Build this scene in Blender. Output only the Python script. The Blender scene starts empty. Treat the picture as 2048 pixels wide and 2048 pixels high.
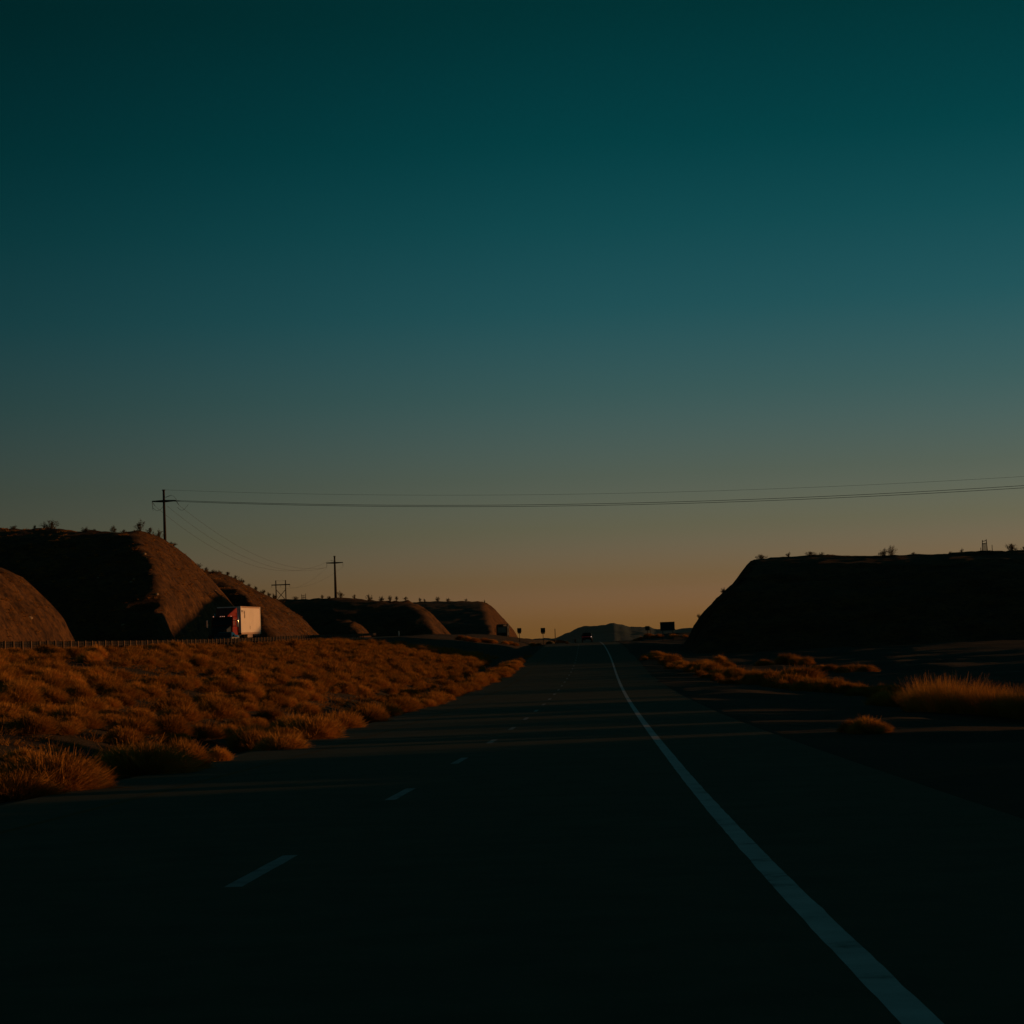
import bpy, math, random
import numpy as np

R = math.radians
rng = np.random.default_rng(7)
random.seed(7)
sc = bpy.context.scene
COL = sc.collection

# ------------------------------------------------------------------ camera
F = 4800.0                    # focal length in pixels of the 2048 px frame
AX, AY = 1217.0, 1290.0       # where the road's own direction (+Y, level) meets the frame
ROLL = R(2.2)
_r = np.array([(AX - 1024) / F, -(AY - 1024) / F, -1.0]); _r /= np.linalg.norm(_r)
_u = np.array([-math.sin(ROLL), math.cos(ROLL), 0.0])
_u = _u - _r * _u.dot(_r); _u /= np.linalg.norm(_u)
_x = np.cross(_r, _u)
WC = np.stack([_x, _r, _u])   # camera -> world


def at(px, py, d):
    """point of the world seen at a photo pixel, d metres along the road"""
    v = WC @ np.array([(px - 1024) / F, -(py - 1024) / F, -1.0])
    return v * (d / v[1])


def at_x(px, py, X):
    v = WC @ np.array([(px - 1024) / F, -(py - 1024) / F, -1.0])
    return v * (X / v[0])


import mathutils
cam = bpy.data.cameras.new('camera')
cam.lens = 36.0 * F / 2048.0
cam.sensor_width = 36.0
cam.clip_start = 0.1
cam.clip_end = 40000
co = bpy.data.objects.new('camera', cam)
COL.objects.link(co)
co.matrix_world = mathutils.Matrix([[*WC[0], 0], [*WC[1], 0], [*WC[2], 0], [0, 0, 0, 1]])
sc.camera = co

# ------------------------------------------------------------------ materials
def new_mat(name):
    m = bpy.data.materials.new(name)
    m.use_nodes = True
    nt = m.node_tree
    return m, nt, nt.nodes['Principled BSDF']


def N(nt, t, **kw):
    n = nt.nodes.new(t)
    for k, v in kw.items():
        setattr(n, k, v)
    return n


def noisy(name, stops, scale=1.0, detail=6, rough=0.9, bump=0.0, bscale=None, bdist=0.05, stretch=None, spec=0.25, metal=0.0):
    """principled material whose colour follows a noise through the given stops"""
    m, nt, p = new_mat(name)
    tc = N(nt, 'ShaderNodeTexCoord')
    src = tc.outputs['Object']
    if stretch:
        mp = N(nt, 'ShaderNodeMapping'); mp.inputs['Scale'].default_value = stretch
        nt.links.new(src, mp.inputs['Vector']); src = mp.outputs[0]
    nz = N(nt, 'ShaderNodeTexNoise'); nz.inputs['Scale'].default_value = scale
    nz.inputs['Detail'].default_value = detail; nz.inputs['Roughness'].default_value = 0.65
    nt.links.new(src, nz.inputs['Vector'])
    cr = N(nt, 'ShaderNodeValToRGB')
    e = cr.color_ramp.elements
    while len(e) < len(stops):
        e.new(0.5)
    for el, (pos, c) in zip(e, stops):
        el.position = pos; el.color = (*c, 1)
    nt.links.new(nz.outputs['Fac'], cr.inputs['Fac'])
    nt.links.new(cr.outputs[0], p.inputs['Base Color'])
    p.inputs['Roughness'].default_value = rough
    p.inputs['Metallic'].default_value = metal
    p.inputs['Specular IOR Level'].default_value = spec
    if bump:
        n2 = N(nt, 'ShaderNodeTexNoise'); n2.inputs['Scale'].default_value = bscale or scale * 4
        n2.inputs['Detail'].default_value = 8; n2.inputs['Roughness'].default_value = 0.7
        nt.links.new(src, n2.inputs['Vector'])
        b = N(nt, 'ShaderNodeBump'); b.inputs['Strength'].default_value = bump
        b.inputs['Distance'].default_value = bdist
        nt.links.new(n2.outputs['Fac'], b.inputs['Height'])
        nt.links.new(b.outputs[0], p.inputs['Normal'])
    return m


def straw_mat(name, a, b, trans=0.2):
    """dry plant matter: lit from the front and through"""
    m = bpy.data.materials.new(name); m.use_nodes = True
    nt = m.node_tree; nt.nodes.clear()
    out = N(nt, 'ShaderNodeOutputMaterial')
    tc = N(nt, 'ShaderNodeTexCoord')
    oi = N(nt, 'ShaderNodeObjectInfo')
    nz = N(nt, 'ShaderNodeTexNoise'); nz.inputs['Scale'].default_value = 2.2; nz.inputs['Detail'].default_value = 4
    nt.links.new(tc.outputs['Object'], nz.inputs['Vector'])
    ad = N(nt, 'ShaderNodeMath', operation='MULTIPLY_ADD'); ad.inputs[1].default_value = 0.45; ad.inputs[2].default_value = -0.2
    nt.links.new(oi.outputs['Random'], ad.inputs[0])
    a2 = N(nt, 'ShaderNodeMath', operation='ADD')
    nt.links.new(ad.outputs[0], a2.inputs[0]); nt.links.new(nz.outputs['Fac'], a2.inputs[1])
    cr = N(nt, 'ShaderNodeValToRGB')
    cr.color_ramp.elements[0].position = 0.25; cr.color_ramp.elements[0].color = (*a, 1)
    cr.color_ramp.elements[1].position = 0.85; cr.color_ramp.elements[1].color = (*b, 1)
    nt.links.new(a2.outputs[0], cr.inputs['Fac'])
    d = N(nt, 'ShaderNodeBsdfDiffuse'); t = N(nt, 'ShaderNodeBsdfTranslucent')
    nt.links.new(cr.outputs[0], d.inputs['Color']); nt.links.new(cr.outputs[0], t.inputs['Color'])
    mx = N(nt, 'ShaderNodeMixShader'); mx.inputs[0].default_value = trans
    nt.links.new(d.outputs[0], mx.inputs[1]); nt.links.new(t.outputs[0], mx.inputs[2])
    nt.links.new(mx.outputs[0], out.inputs['Surface'])
    return m


def glass_mat(name, c, rough=0.05):
    m, nt, p = new_mat(name)
    p.inputs['Base Color'].default_value = (*c, 1)
    p.inputs['Roughness'].default_value = rough
    p.inputs['Specular IOR Level'].default_value = 0.5
    return m


def lamp_mat(name, c, s):
    m, nt, p = new_mat(name)
    p.inputs['Base Color'].default_value = (*c, 1)
    p.inputs['Emission Color'].default_value = (*c, 1)
    p.inputs['Emission Strength'].default_value = s
    return m


M = {}
M['soil'] = noisy('dry_soil', [(0.3, (.026, .019, .010)), (0.5, (.038, .028, .014)), (0.72, (.056, .040, .019))], 0.35, 9, 0.95, 0.55, 2.2, 0.25)
M['hill'] = noisy('hill_soil', [(0.3, (.040, .018, .005)), (0.5, (.102, .048, .012)), (0.7, (.165, .080, .021))], 0.28, 10, 0.97, 0.55, 1.6, 0.25)
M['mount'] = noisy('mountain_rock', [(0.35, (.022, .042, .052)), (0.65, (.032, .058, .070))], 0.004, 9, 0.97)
M['asphalt'] = noisy('asphalt', [(0.3, (.072, .082, .056)), (0.6, (.094, .107, .073)), (0.8, (.112, .126, .088))], 1.3, 10, 0.93, 0.25, 60, 0.01, spec=0.1)
M['paint'] = noisy('white_road_paint', [(0.30, (.22, .23, .22)), (0.42, (.50, .53, .53)), (0.7, (.64, .67, .67))], 2.2, 9, 0.9, 0.15, 40, 0.01, spec=0.1)
M['dashpaint'] = noisy('worn_white_paint', [(0.3, (.15, .17, .17)), (0.45, (.30, .33, .33)), (0.7, (.40, .43, .43))], 2.8, 9, 0.9, spec=0.1)
M['yellow'] = noisy('worn_yellow_paint', [(0.3, (.07, .055, .03)), (0.6, (.13, .09, .025)), (0.8, (.17, .12, .03))], 2.0, 8, 0.9, spec=0.1)
M['straw'] = straw_mat('straw', (.32, .158, .034), (.62, .325, .070))
M['straw2'] = straw_mat('ochre_brush', (.24, .115, .024), (.48, .245, .052))
M['green'] = straw_mat('desert_shrub', (.055, .045, .020), (.10, .08, .033), 0.2)
M['stem'] = noisy('shrub_stem', [(0.3, (.06, .045, .03)), (0.7, (.11, .08, .05))], 8)
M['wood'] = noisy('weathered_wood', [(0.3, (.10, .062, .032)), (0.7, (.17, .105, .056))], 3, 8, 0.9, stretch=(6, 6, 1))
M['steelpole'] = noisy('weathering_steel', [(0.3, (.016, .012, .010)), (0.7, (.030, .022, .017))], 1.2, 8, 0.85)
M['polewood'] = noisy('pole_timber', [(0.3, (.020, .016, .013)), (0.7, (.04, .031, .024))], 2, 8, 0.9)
M['insul'] = noisy('insulator', [(0.3, (.03, .025, .022)), (0.7, (.06, .05, .045))], 5, 4, 0.5)
M['wire'] = noisy('aluminium_cable', [(0.3, (.03, .03, .03)), (0.7, (.05, .05, .05))], 2, 3, 0.7)
M['galv'] = noisy('dull_galvanised_steel', [(0.3, (.008, .006, .005)), (0.7, (.016, .012, .009))], 1.5, 6, 0.8)
M['rock'] = noisy('pale_rock', [(0.3, (.22, .17, .11)), (0.7, (.42, .33, .22))], 1.5, 7, 0.9, 0.5, 4)
M['white'] = noisy('white_trailer_panel', [(0.25, (.58, .56, .53)), (0.5, (.66, .635, .60)), (0.75, (.70, .675, .64))], 0.5, 8, 0.55)
M['rail'] = noisy('trailer_rail', [(0.3, (.30, .22, .17)), (0.7, (.42, .32, .26))], 1.0, 6, 0.6)
M['lightrail'] = noisy('bright_corner_post', [(0.3, (.78, .76, .74)), (0.7, (.85, .84, .82))], 1.0, 4, 0.45)
M['red'] = noisy('red_truck_paint', [(0.3, (.15, .014, .008)), (0.7, (.22, .02, .011))], 0.8, 5, 0.55, spec=0.15)
M['chrome'] = noisy('chrome', [(0.3, (.75, .74, .72)), (0.7, (.85, .84, .82))], 1.0, 3, 0.2, metal=1.0)
M['black'] = noisy('black_plastic', [(0.3, (.012, .012, .012)), (0.7, (.03, .03, .03))], 3, 5, 0.7)
M['rubber'] = noisy('tyre_rubber', [(0.3, (.012, .012, .012)), (0.7, (.025, .024, .022))], 6, 5, 0.9)
M['darkpaint'] = noisy('dark_car_paint', [(0.3, (.012, .013, .013)), (0.7, (.020, .022, .022))], 1, 3, 0.4, spec=0.25)
M['flanksheen'] = noisy('sky_sheen_on_dark_paint', [(0.3, (.15, .15, .14)), (0.7, (.21, .21, .20))], 1, 3, 0.6, spec=0.3)  # sky light reflected by the dark flank, put into the colour
M['glass'] = glass_mat('dark_window_glass', (.012, .016, .018))
M['greyglass'] = glass_mat('grey_windscreen', (.10, .12, .115), 0.25)  # grey base colour stands in for the reflection on the glass
M['sign'] = noisy('dark_sign_sheet', [(0.3, (.010, .028, .020)), (0.7, (.018, .04, .03))], 1.0, 4, 0.7)
M['signback'] = noisy('dull_sign_metal', [(0.3, (.018, .022, .024)), (0.7, (.03, .035, .038))], 1.0, 4, 0.8)
M['mark'] = noisy('dark_lettering', [(0.3, (.035, .02, .015)), (0.7, (.06, .035, .025))], 4, 3, 0.6)
M['marker'] = lamp_mat('marker_lamp', (1.0, .45, .30), 0.35)
M['lamp_glint'] = lamp_mat('small_lamp_and_glint', (1.0, .66, .50), 0.5)  # saloon's lit front lamp, also the painted glint on the distant car
M['tail'] = lamp_mat('tail_light', (.30, .02, .03), 0.06)
M['plate'] = noisy('pale_plate', [(0.3, (.35, .36, .35)), (0.7, (.5, .5, .5))], 5, 3, 0.6)


def speckle(m, scale, lo, a, b):
    nt = m.node_tree; p = nt.nodes['Principled BSDF']
    src = p.inputs['Base Color'].links[0].from_socket
    tc = N(nt, 'ShaderNodeTexCoord'); nz = N(nt, 'ShaderNodeTexNoise')
    nz.inputs['Scale'].default_value = scale; nz.inputs['Detail'].default_value = 5; nz.inputs['Roughness'].default_value = .7
    nt.links.new(tc.outputs['Object'], nz.inputs['Vector'])
    mr = N(nt, 'ShaderNodeMapRange'); mr.inputs['From Min'].default_value = a; mr.inputs['From Max'].default_value = b
    mr.inputs['To Min'].default_value = lo; mr.inputs['To Max'].default_value = 1.0
    nt.links.new(nz.outputs['Fac'], mr.inputs['Value'])
    mx = N(nt, 'ShaderNodeVectorMath', operation='SCALE')
    nt.links.new(src, mx.inputs[0]); nt.links.new(mr.outputs[0], mx.inputs['Scale'])
    nt.links.new(mx.outputs[0], p.inputs['Base Color'])


speckle(M['hill'], 1.3, .25, .38, .56)
speckle(M['hill'], 5.5, .45, .40, .50)

# ------------------------------------------------------------------ mesh helpers
def mesh_np(name, verts, faces, mat, smooth=False):
    """verts (n,3), faces (m,k) -> mesh"""
    me = bpy.data.meshes.new(name)
    verts = np.ascontiguousarray(verts, dtype=np.float32)
    faces = np.ascontiguousarray(faces, dtype=np.int32)
    m, k = faces.shape
    me.vertices.add(len(verts)); me.vertices.foreach_set('co', verts.ravel())
    me.loops.add(m * k); me.loops.foreach_set('vertex_index', faces.ravel())
    me.polygons.add(m)
    me.polygons.foreach_set('loop_start', np.arange(0, m * k, k, dtype=np.int32))
    me.polygons.foreach_set('use_smooth', np.full(m, smooth))
    me.update(calc_edges=True)
    me.validate()
    if mat:
        me.materials.append(mat)
    return me


def link(name, data, parent=None, loc=None):
    o = bpy.data.objects.new(name, data)
    COL.objects.link(o)
    if parent:
        o.parent = parent
    if loc is not None:
        o.location = [float(c) for c in loc]
    return o


def tag(o, label=None, cat=None, group=None, kind=None):
    if label: o['label'] = label
    if cat: o['category'] = cat
    if group: o['group'] = group
    if kind: o['kind'] = kind
    return o


def thing(name, loc, label, cat, group=None, rz=0.0):
    o = link(name, None, loc=loc)
    o.rotation_euler.z = rz
    return tag(o, label, cat, group)


class MB:
    """collects solid shapes and links them as one mesh"""
    def __init__(self):
        self.v = []; self.f = []

    def add(self, vs, fs):
        n = len(self.v)
        self.v += [tuple(map(float, p)) for p in vs]
        self.f += [tuple(i + n for i in q) for q in fs]
        return self

    def box(self, x0, x1, y0, y1, z0, z1):
        vs = [(x, y, z) for z in (z0, z1) for y in (y0, y1) for x in (x0, x1)]
        return self.add(vs, [(0, 2, 3, 1), (4, 5, 7, 6), (0, 1, 5, 4), (2, 6, 7, 3), (0, 4, 6, 2), (1, 3, 7, 5)])

    def hull8(self, lo, hi):
        """two quads of corners (same winding, seen from outside of hi)"""
        vs = list(lo) + list(hi)
        return self.add(vs, [(3, 2, 1, 0), (4, 5, 6, 7)] + [(i, (i + 1) % 4, 4 + (i + 1) % 4, 4 + i) for i in range(4)])

    def prism(self, prof, x0, x1, inset=0.0):
        """closed profile of (y, z) swept from x0 to x1"""
        k = len(prof)
        vs = [(x0, y, z) for y, z in prof] + [(x1, y, z) for y, z in prof]
        return self.add(vs, [tuple(range(k)), tuple(range(2 * k - 1, k - 1, -1))] + [(i, k + i, k + (i + 1) % k, (i + 1) % k) for i in range(k)])

    def tube(self, pts, r, n=8, r1=None, cap=True):
        pts = [np.array(p, float) for p in pts]
        m = len(pts); vs = []
        for i, p in enumerate(pts):
            t = pts[min(i + 1, m - 1)] - pts[max(i - 1, 0)]
            t /= np.linalg.norm(t)
            a = np.cross(t, [0, 0, 1.0] if abs(t[2]) < 0.9 else [1.0, 0, 0]); a /= np.linalg.norm(a)
            b = np.cross(t, a)
            rr = r if r1 is None else r + (r1 - r) * i / (m - 1)
            for k in range(n):
                an = 2 * math.pi * k / n
                vs.append(p + rr * (a * math.cos(an) + b * math.sin(an)))
        fs = [(i * n + k, i * n + (k + 1) % n, (i + 1) * n + (k + 1) % n, (i + 1) * n + k) for i in range(m - 1) for k in range(n)]
        if cap:
            fs += [tuple(range(n - 1, -1, -1)), tuple(range((m - 1) * n, m * n))]
        return self.add(vs, fs)

    def build(self, name, mat, parent=None, bevel=0.0, smooth=False, label=None):
        me = bpy.data.meshes.new(name)
        me.from_pydata(self.v, [], self.f)
        me.materials.append(mat)
        if smooth:
            me.polygons.foreach_set('use_smooth', [True] * len(me.polygons))
        me.update()
        o = link(name, me, parent)
        if bevel:
            b = o.modifiers.new('bevel', 'BEVEL'); b.width = bevel; b.segments = 2; b.limit_method = 'ANGLE'
        if label:
            o['label'] = label
        return o


# ------------------------------------------------------------------ noise
def _hash(ix, iy, seed):
    h = (ix.astype(np.int64) * 374761393 + iy.astype(np.int64) * 668265263 + seed * 1442695041) & 0xFFFFFFFF
    h = ((h ^ (h >> 13)) * 1274126177) & 0xFFFFFFFF
    return ((h ^ (h >> 16)) & 0xFFFF) / 65535.0


def vnoise(x, y, seed=0):
    ix, iy = np.floor(x), np.floor(y)
    fx, fy = x - ix, y - iy
    fx = fx * fx * (3 - 2 * fx); fy = fy * fy * (3 - 2 * fy)
    a = _hash(ix, iy, seed); b = _hash(ix + 1, iy, seed)
    c = _hash(ix, iy + 1, seed); d = _hash(ix + 1, iy + 1, seed)
    return (a * (1 - fx) + b * fx) * (1 - fy) + (c * (1 - fx) + d * fx) * fy - 0.5


def fbm(x, y, scale, octv=4, seed=0, gain=0.5):
    s = 0; a = 1.0
    x = np.asarray(x, float); y = np.asarray(y, float)
    for k in range(octv):
        s = s + a * vnoise(x / scale + 17.3 * k, y / scale + 9.1 * k, seed + k)
        a *= gain; scale *= 0.5
    return s


def smooth01(t):
    t = np.clip(t, 0, 1)
    return t * t * (3 - 2 * t)


def curve(ds, vs, sig=14.0):
    """smoothed interpolation table"""
    g = np.arange(-80, 2000, 2.0)
    ds = np.asarray(ds, float); vs = np.asarray(vs, float)
    v = np.interp(g, ds, vs)
    lo = g < ds[0]
    v[lo] = vs[0] + (vs[1] - vs[0]) / (ds[1] - ds[0]) * (g[lo] - ds[0])
    k = np.exp(-0.5 * (np.arange(-30, 31) * 2.0 / sig) ** 2); k /= k.sum()
    vp = np.pad(v, 30, mode='reflect', reflect_type='odd')
    v = np.convolve(vp, k, mode='valid')
    return lambda d: np.interp(d, g, v)


# ------------------------------------------------------------------ where the road runs
dash_px = [(530, 1740), (810, 1588.5), (923, 1522), (985, 1484), (1025.5, 1457.6), (1052.7, 1438), (1071, 1422), (1087.6, 1409.5),
           (1099, 1398.6), (1108.6, 1389), (1116.5, 1380), (1124, 1372), (1129.6, 1364.7), (1134, 1357.6), (1138, 1350.7),
           (1142, 1344.5), (1145.5, 1338), (1148, 1332), (1150.5, 1326), (1152.5, 1320.7)]
D0, CYC = 18.4, 12.19
_pts = [at(px, py, D0 + CYC * k) for k, (px, py) in enumerate(dash_px)]
_pts += [at(1155, 1303, 300), at(1156, 1291.5, 350), at(1156, 1286.6, 400), at(1156, 1285, 450), at(1156, 1285.3, 500)]
_d = [p[1] for p in _pts] + [620, 900, 1500]
zr = curve(_d, [p[2] for p in _pts] + [-.1, -3.5, -9], 12)
_xd = [_pts[i] for i in (0, 2, 4, 7, 9, 12, 15, 19)]
Xc = curve([p[1] for p in _xd] + [325, 450, 620, 900, 1500], [p[0] for p in _xd] + [-4.1, -5.4, -7.5, -11, -18], 30)
EDGE = 3.70                       # dashes to the solid white line
XL = lambda d: Xc(d) - 5.3        # paved left edge
XRt = lambda d: Xc(d) + EDGE + 2.6
# guardrail of the opposite carriageway, traced along its top
GX = -33.5
_g = [at_x(px, py, GX) for px, py in ((3, 1283), (142, 1283), (249, 1282), (359, 1280), (420, 1279), (526, 1275), (635, 1269.5), (740, 1267))]
RAIL_H = 0.78
zo = curve([60] + [p[1] for p in _g] + [414, 500, 600, 850, 1500], [.35] + [p[2] - RAIL_H for p in _g] + [2.9, 3.1, 2.0, 2.2, -6], 16)
XO = curve([0, 300, 414, 500, 600, 850, 1500], [0, 0, 1.0, 5.0, 13, 19, 26], 25)   # how far the opposite road swings in


def ground_z(X, d):
    X = np.asarray(X, float); d = np.asarray(d, float)
    a, b = zr(d), zo(d)
    xl, xr = XL(d), XRt(d)
    gx = GX + XO(d) + 1.5
    t = (xl - X) / np.maximum(xl - gx, 4)
    left = a + (b - a) * smooth01(t * 1.02) - 0.55 * np.exp(-((t - 0.13) / 0.07) ** 2)
    rt = X - xr
    right = a - 0.28 * smooth01(rt / 9.0) + 0.2 * smooth01((rt - 12) / 10)
    # low uneven bank added out of frame to throw shade over the road
    bx_ = np.maximum(.178 * d + 2.2, 9.0)
    H_ = np.interp(d, [-60, 20, 49, 52.5, 58, 62, 66, 82, 90, 112, 168, 186], [1.35, 1.15, .98, .40, .40, .85, .35, .35, .85, .72, .7, .1])
    bank = (H_ + fbm(X * .3, d, 7, 3, 55) * .55 * smooth01((H_ - .15) / .4)) * smooth01((X - bx_) / 3.0)
    bank = np.maximum(bank, .25 * smooth01((X - 24) / 14) + fbm(X * .2, d, 11, 3, 56) * .4 * smooth01((X - 18) / 8))
    right = right + np.maximum(bank, 0)
    z = np.where(X < xl, left, np.where(X > xr, right, a))
    off = np.clip(np.minimum(np.abs(X - xl), np.abs(X - xr)), 0, 3) / 3 * ((X < xl) | (X > xr))
    flat = (X < gx - 0.8) & (X > gx - 14)
    n = fbm(X, d, 6, 4, 3) * 0.35
    z = z + n * off * np.where(flat, 0.0, 1.0)
    z = z - np.where((X > xl + .3) & (X < xr - .3), 0.06, 0.0)
    return z


def gz(X, d):
    return float(ground_z(np.array([X]), np.array([d]))[0])


def grid(xs, ds, zf):
    X, D = np.meshgrid(xs, ds)
    Z = zf(X, D)
    v = np.stack([X.ravel(), D.ravel(), Z.ravel()], 1)
    n, m = len(xs), len(ds)
    i = np.arange(m - 1)[:, None] * n + np.arange(n - 1)[None, :]
    f = np.stack([i, i + 1, i + n + 1, i + n], -1).reshape(-1, 4)
    return v, f


# ground: one sheet from behind the camera to the horizon
xs = np.concatenate([np.linspace(-9000, -500, 12), np.linspace(-420, -130, 12), np.arange(-120, -48, 3), np.arange(-48, 30, 0.6),
                     np.arange(30, 100, 3), np.linspace(110, 420, 12), np.linspace(500, 9000, 12)])
ds = np.concatenate([np.arange(-60, 0, 6), np.arange(0, 120, 1.0), np.arange(120, 360, 2.0), np.arange(360, 640, 4), np.arange(660, 1500, 30),
                     np.array([1600, 1900, 2500, 3500, 5000, 7000, 9000])])


def ground_far(X, D):
    z = ground_z(X, D)
    far = smooth01((D - 900) / 700)
    z = z * (1 - far) + far * (-9.0)
    side = smooth01((np.abs(X) - 150) / 300)
    return z + side * np.minimum(fbm(X, D, 60, 3, 12) * 1.5, 0)


v, f = grid(xs, ds, ground_far)
tag(link('ground', mesh_np('ground', v, f, M['soil'], True)), kind='structure')


def ribbon(xa, xb, d0, d1, lift, zf, step=2.0, cols=2):
    dd = np.arange(d0, d1 + 1e-6, step) if d1 - d0 > step else np.array([d0, d1])
    t = np.linspace(0, 1, cols)
    D = np.repeat(dd[:, None], cols, 1)
    X = xa(D) + (xb(D) - xa(D)) * t
    Z = zf(D) + lift
    vv = np.stack([X.ravel(), D.ravel(), Z.ravel()], 1)
    n, m = cols, len(dd)
    i = np.arange(m - 1)[:, None] * n + np.arange(n - 1)[None, :]
    return vv, np.stack([i, i + 1, i + n + 1, i + n], -1).reshape(-1, 4)


road = tag(link('road', mesh_np('road', *ribbon(XL, XRt, -60, 1400, 0.0, zr, 2.0, 12), M['asphalt'], True)), kind='structure')


def worn_ribbon(xc, w, d0, d1, lift, seed, step=0.12):
    """painted line with slightly uneven edges"""
    dd = np.concatenate([np.arange(d0, min(d1, 70), step), np.arange(max(d0, 70), d1, 1.0), [d1]])
    wl = w / 2 + fbm(dd, dd * 0, .5, 3, seed) * 0.008
    wr = w / 2 + fbm(dd, dd * 0, .5, 3, seed + 9) * 0.008
    c = xc(dd)
    V = np.stack([np.stack([c - wl, dd, zr(dd) + lift], 1), np.stack([c + wr, dd, zr(dd) + lift], 1)], 1).reshape(-1, 3)
    i = np.arange(len(dd) - 1) * 2
    return V, np.stack([i, i + 1, i + 3, i + 2], 1)


link('edge_line', mesh_np('edge_line', *worn_ribbon(lambda d: Xc(d) + EDGE + .16 * np.clip((40 - d) / 32, 0, 1.3) ** 3, .16, -20, 560, .0012, 1), M['paint']), road)
link('yellow_edge_line', mesh_np('yellow_edge_line', *worn_ribbon(lambda d: Xc(d) - 3.66, .12, -20, 560, .0012, 2), M['yellow']), road)
for k in range(-1, 30):
    dm = D0 + CYC * k
    link('lane_dash', mesh_np('lane_dash', *worn_ribbon(Xc, .13, dm - 1.52, dm + 1.52, .0012, 40 + k, .1), M['dashpaint']), road)
xo0 = lambda d: GX + XO(d) - 1.2
xo1 = lambda d: GX + XO(d) - 12.0
road2 = tag(link('opposite_road', mesh_np('opposite_road', *ribbon(xo1, xo0, 40, 1200, 0.02, zo, 2.0, 4), M['asphalt'], True)), kind='structure')
link('edge_line', mesh_np('edge_line', *ribbon(lambda d: xo1(d) + 1.9, lambda d: xo1(d) + 2.05, 40, 1200, .026, zo), M['paint']), road2)


# ------------------------------------------------------------------ hills
def softmin(a, b, k):
    return -k * np.logaddexp(-a / k, -b / k)


def hill(name, label, px, d1, df, back, xl, xr, dend, ext=0.0, seed=0, side=1, rough=0.5, ds_step=0.8, xs_step=0.6, setback=0.8, skew=.35):
    """road-cut spur. px: skyline from the foot of the cut inland, seen at depth d1; df: depth at which its near slope
    leaves the ground; back: 'flat' keeps the plateau behind d1, else the slope it falls with"""
    P = np.array([at(x, y, d1) for x, y in px])
    s = side                                  # +1: hill lies to the left (negative X), -1: to the right
    U = -s * P[:, 0]                          # inland distance grows away from the road
    o = np.argsort(U); U = U[o]; Zp = P[o, 2]
    foot_z, foot_u = Zp[0], U[0]

    def prof(u):
        z = np.interp(u, U, Zp)
        sl = (Zp[1] - foot_z) / max(U[1] - foot_u, .1)
        z = np.where(u < foot_u, foot_z - (foot_u - u) * max(sl, 0.7), z)
        return np.where(u > U[-1], Zp[-1] + ext * (u - U[-1]), z)

    def zf(X, D):
        u = -s * X
        wig = fbm(X, D, 16, 3, seed + 5) * 7 + fbm(X, D, 3.5, 3, seed + 6) * 3.5
        sb = np.maximum(D - d1, 0) * (setback if back == 'flat' else 0.3)
        p = prof(u - sb + 0.0)
        base = foot_z - 0.3
        Hh = np.max(Zp) + max(ext, 0) * 30
        dfu = df + np.clip((u - foot_u) * skew, -(d1 - df) * .4, (d1 - df) * .35)
        t = (D + wig * .5 - dfu) / (d1 - dfu)
        ramp = base + (Hh - base + 1.2) * (t * 0.9 + 0.16 * np.sin(np.clip(t, 0, 1) * math.pi))
        ramp = np.where(t > 1, 60 + ramp * 0, ramp)
        z = softmin(p, ramp, 0.22)
        if back != 'flat':
            z = softmin(z, np.max(Zp) + 1.0 - (D - d1) * back, 0.5)
        else:
            z = softmin(z, np.max(Zp) + 1.0 + 0 * D - np.maximum(D - dend + 40, 0) * .5, 0.5)
        lit = smooth01((z - base) / 2.0)
        Zq = z
        # erosion: rills down the cut, lumps everywhere
        rill = -np.abs(fbm(D * 1.0 + u * .35, u * 0.12, 5.5, 4, seed, .6)) * 1.7 + 0.35 + fbm(D * .12, Zq, 1.5, 2, seed + 4) * .22
        keep = 1 - 0.62 * np.exp(-((D - d1) / 5.0) ** 2)         # the traced skyline stays true
        lump = fbm(X, D, 5.0, 5, seed + 2, .6) * 1.1 + fbm(X, D, 1.1, 3, seed + 8) * .5
        oncut = smooth01((ramp - p) / 1.5 + .4)
        return z + lit * (rill * 1.25 * oncut + lump * rough * (.3 + 1.0 * oncut)) * keep

    X0, X1 = sorted((-s * (foot_u - 3), -s * xl if s > 0 else xr))
    X0, X1 = (xl, xr)
    xs_ = np.arange(X0, X1, xs_step); ds_ = np.arange(df - 12, dend, ds_step)
    v, f = grid(xs_, ds_, zf)
    o = tag(link(name, mesh_np(name, v, f, M['hill'], True)), kind='structure')
    o['label'] = label
    return o, zf


HZ = {}
_, HZ['near'] = hill('hill', 'nearest sunlit cut bank at the left edge of the photo', [(150, 1281), (147, 1276), (130, 1240), (85, 1190), (45, 1155), (0, 1133)],
                     224, 95, 0.9, -110, -40, 262, .25, 11)
_, HZ['left'] = hill('hill', 'tall left hill with dark slope and sunlit cut behind the lorry',
                     [(502, 1290), (488, 1258), (470, 1212), (432, 1164), (400, 1130), (378, 1110), (355, 1092), (340, 1085), (320, 1081), (240, 1073), (100, 1062), (0, 1057)],
                     328, 258, 'flat', -150, -42, 600, .05, 21)
_, HZ['mid'] = hill('hill', 'brush topped spur with sunlit cut behind the tall left hill',
                    [(645, 1276), (638, 1268), (625, 1257), (610, 1241), (583, 1223), (560, 1205), (540, 1195), (500, 1175), (470, 1160), (430, 1147), (400, 1135), (380, 1126)],
                    416, 360, 0.55, -110, -42, 470, .15, 31)
_, HZ['small'] = hill('hill', 'small low knob catching sun in the dark hollow', [(744, 1274), (739, 1267), (730, 1257), (720, 1251), (704, 1245), (680, 1243), (660, 1250)],
                      500, 478, 0.6, -90, -40, 530, -.3, 41)
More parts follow.
